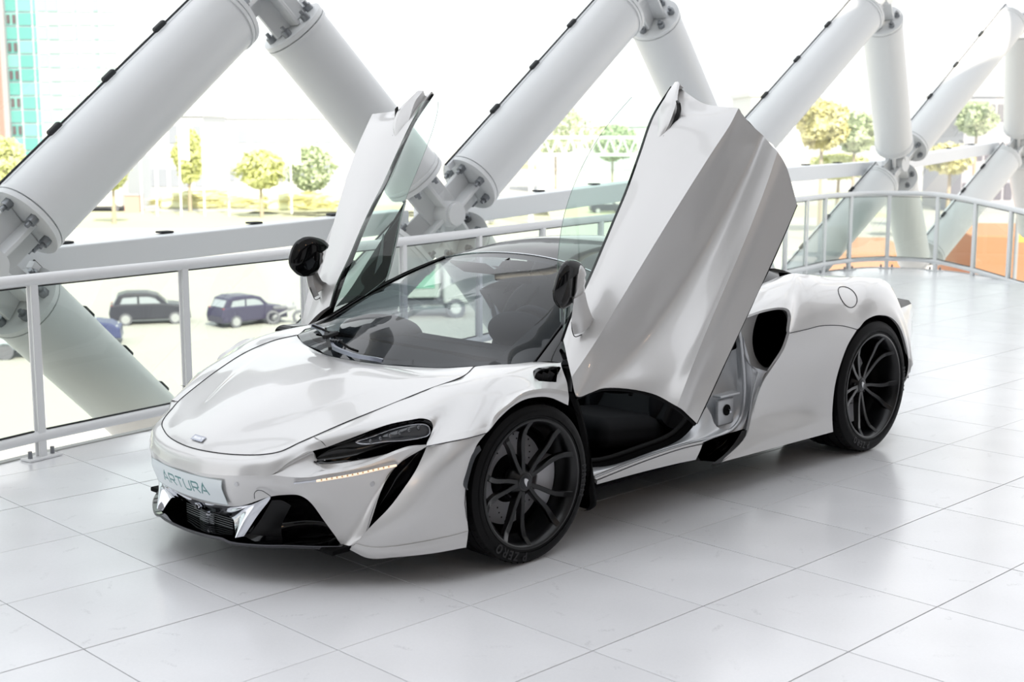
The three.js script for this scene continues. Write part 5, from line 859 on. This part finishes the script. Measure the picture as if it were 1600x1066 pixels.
// --- cabin ---
{
  const dash = [[[0, .735, 1.36], [.25, .735, 1.34], [.45, .735, 1.28], [.62, .73, 1.18], [.74, .72, 1.05]], [[0, .75, 1.22], [.25, .752, 1.2], [.45, .75, 1.15], [.62, .74, 1.07], [.73, .72, .98]], [[0, .765, 1.02], [.22, .768, 1.0], [.42, .768, .97], [.6, .752, .92], [.70, .72, .88]], [[0, .76, .88], [.22, .758, .87], [.42, .755, .85], [.6, .74, .82], [.70, .70, .80]], [[0, .70, .83], [.22, .69, .82], [.42, .68, .80], [.6, .67, .78], [.69, .64, .77]], [[0, .45, .9], [.22, .45, .88], [.42, .45, .86], [.6, .45, .84], [.69, .45, .82]]];
  const d = part('dashboard', sheet(dash, { half: true, su: 5, sv: 6 }), M.alcantara, 'dark dashboard under the windscreen');
  obj('dash_seam', tube([[-.6, .757, .98], [-.3, .772, 1.01], [0, .771, 1.025], [.3, .772, 1.01], [.6, .757, .98]], .004, 6, 40), M.trim, d);
  const hump = new THREE.SphereGeometry(1, 28, 16, 0, Math.PI * 2, 0, Math.PI / 2).scale(.235, .085, .17).translate(-.40, .755, .98);
  part('dash_pod', hump, M.leather, 'padded pod on the passenger side');
  const bin = part('binnacle', new THREE.SphereGeometry(1, 32, 20).scale(.17, .088, .10).rotateX(-.35).translate(.37, .825, .82), M.alcantara, 'hooded instrument binnacle'); 
  const wg = [new THREE.TorusGeometry(.172, .017, 14, 56)], sw = part('steering_wheel', wg.map((g) => g.rotateX(.42 + Math.PI * 0).translate(.37, .76, .66)), M.leather);
  obj('wheel_boss', new THREE.SphereGeometry(.06, 20, 14).scale(1, .9, .5).translate(.37, .755, .675), M.trim, sw);
  for (const a of [0, Math.PI, -Math.PI / 2]) obj('wheel_arm', box(.13, .025, .014, .095, 0, 0, .006).rotateZ(a).rotateX(.42).translate(.37, .76, .665), M.satin, sw);
  const seat = (x) => {
    const s = part('seat', (() => { const sh = new THREE.Shape(); sh.moveTo(-.24, 0); sh.lineTo(-.265, .25); sh.quadraticCurveTo(-.27, .48, -.2, .55); sh.quadraticCurveTo(-.135, .60, -.13, .70); sh.quadraticCurveTo(-.125, .80, 0, .81); sh.quadraticCurveTo(.125, .80, .13, .70); sh.quadraticCurveTo(.135, .60, .2, .55); sh.quadraticCurveTo(.27, .48, .265, .25); sh.lineTo(.24, 0); return new THREE.ExtrudeGeometry(sh, { depth: .09, bevelEnabled: true, bevelSize: .03, bevelThickness: .035, bevelSegments: 5, curveSegments: 14 }); })().rotateX(-.42).translate(x, .30, -.03), M.leather, 'dark bucket seat');
    for (const k of [-1, 1]) obj('bolster', new THREE.SphereGeometry(1, 18, 14).scale(.055, .25, .075).rotateX(-.42).translate(x + k * .19, .55, -.02), M.alcantara, s);
    obj('cushion', new RoundedBoxGeometry(.46, .15, .5, 4, .06).rotateX(-.12).translate(x, .30, .26), M.alcantara, s);
    obj('head_pad', new RoundedBoxGeometry(.19, .13, .05, 4, .02).rotateX(-.42).translate(x, .965, -.235), M.alcantara, s);
    obj('piping', tube([[x - .11, .74, -.08], [x, .71, -.06], [x + .11, .74, -.08]], .004, 6, 20), M.bolt, s);
  };
  seat(.37); seat(-.37);
  const m = part('inner_mirror', new RoundedBoxGeometry(.24, .062, .03, 4, .014).rotateX(.15).translate(.02, 1.02, .50), M.satin, 'frameless inner mirror'); obj('mirror_stem', rod([.02, 1.05, .50], [.0, 1.105, .52], .014, 12), M.satin, m);
  part('sensor_cover', sheet([[[0, 1.072, .57], [.05, 1.07, .56], [.09, 1.066, .54]], [[0, 1.05, .53], [.05, 1.052, .52], [.09, 1.055, .50]], [[0, 1.09, .43], [.06, 1.088, .43], [.11, 1.08, .44]]], { half: true, su: 5, sv: 5 }), M.satin, 'black sensor housing at the top of the screen');
  for (const x of [.36, -.36]) part('sun_visor', new RoundedBoxGeometry(.26, .014, .12, 3, .006).rotateX(-.5).translate(x * .85, 1.035, .44), M.alcantara);
  part('headlining', sheet([[[0, 1.115, .42], [.25, 1.105, .42], [.49, 1.06, .42]], [[0, 1.145, .05], [.27, 1.135, .05], [.53, 1.09, .03]], [[0, 1.11, -.5], [.27, 1.10, -.5], [.53, 1.06, -.52]]], { half: true, su: 5, sv: 5 }), M.trim);
  part('rear_bulkhead', sheet([[[0, 1.10, -.55], [.3, 1.085, -.55], [.56, 1.03, -.55]], [[0, .6, -.6], [.4, .6, -.6], [.74, .6, -.5]]], { half: true, su: 4, sv: 4 }), M.trim);
  pair('rear_pillar', sheet([[[.545, 1.10, -.30], [.57, 1.095, -.55], [.56, 1.03, -.85]], [[.70, .95, -.30], [.68, .99, -.6], [.66, .96, -.9]], [[.80, .80, -.25], [.74, .90, -.6], [.72, .92, -.9]]], { su: 5, sv: 5 }), M.gloss);
  // belts of the seats
  pair('seat_belt', tube([[.42, .95, -.26], [.44, .75, -.02], [.47, .45, .15]], .012, 6, 20), M.rubber);
}

// draw
renderer.render(scene, camera);
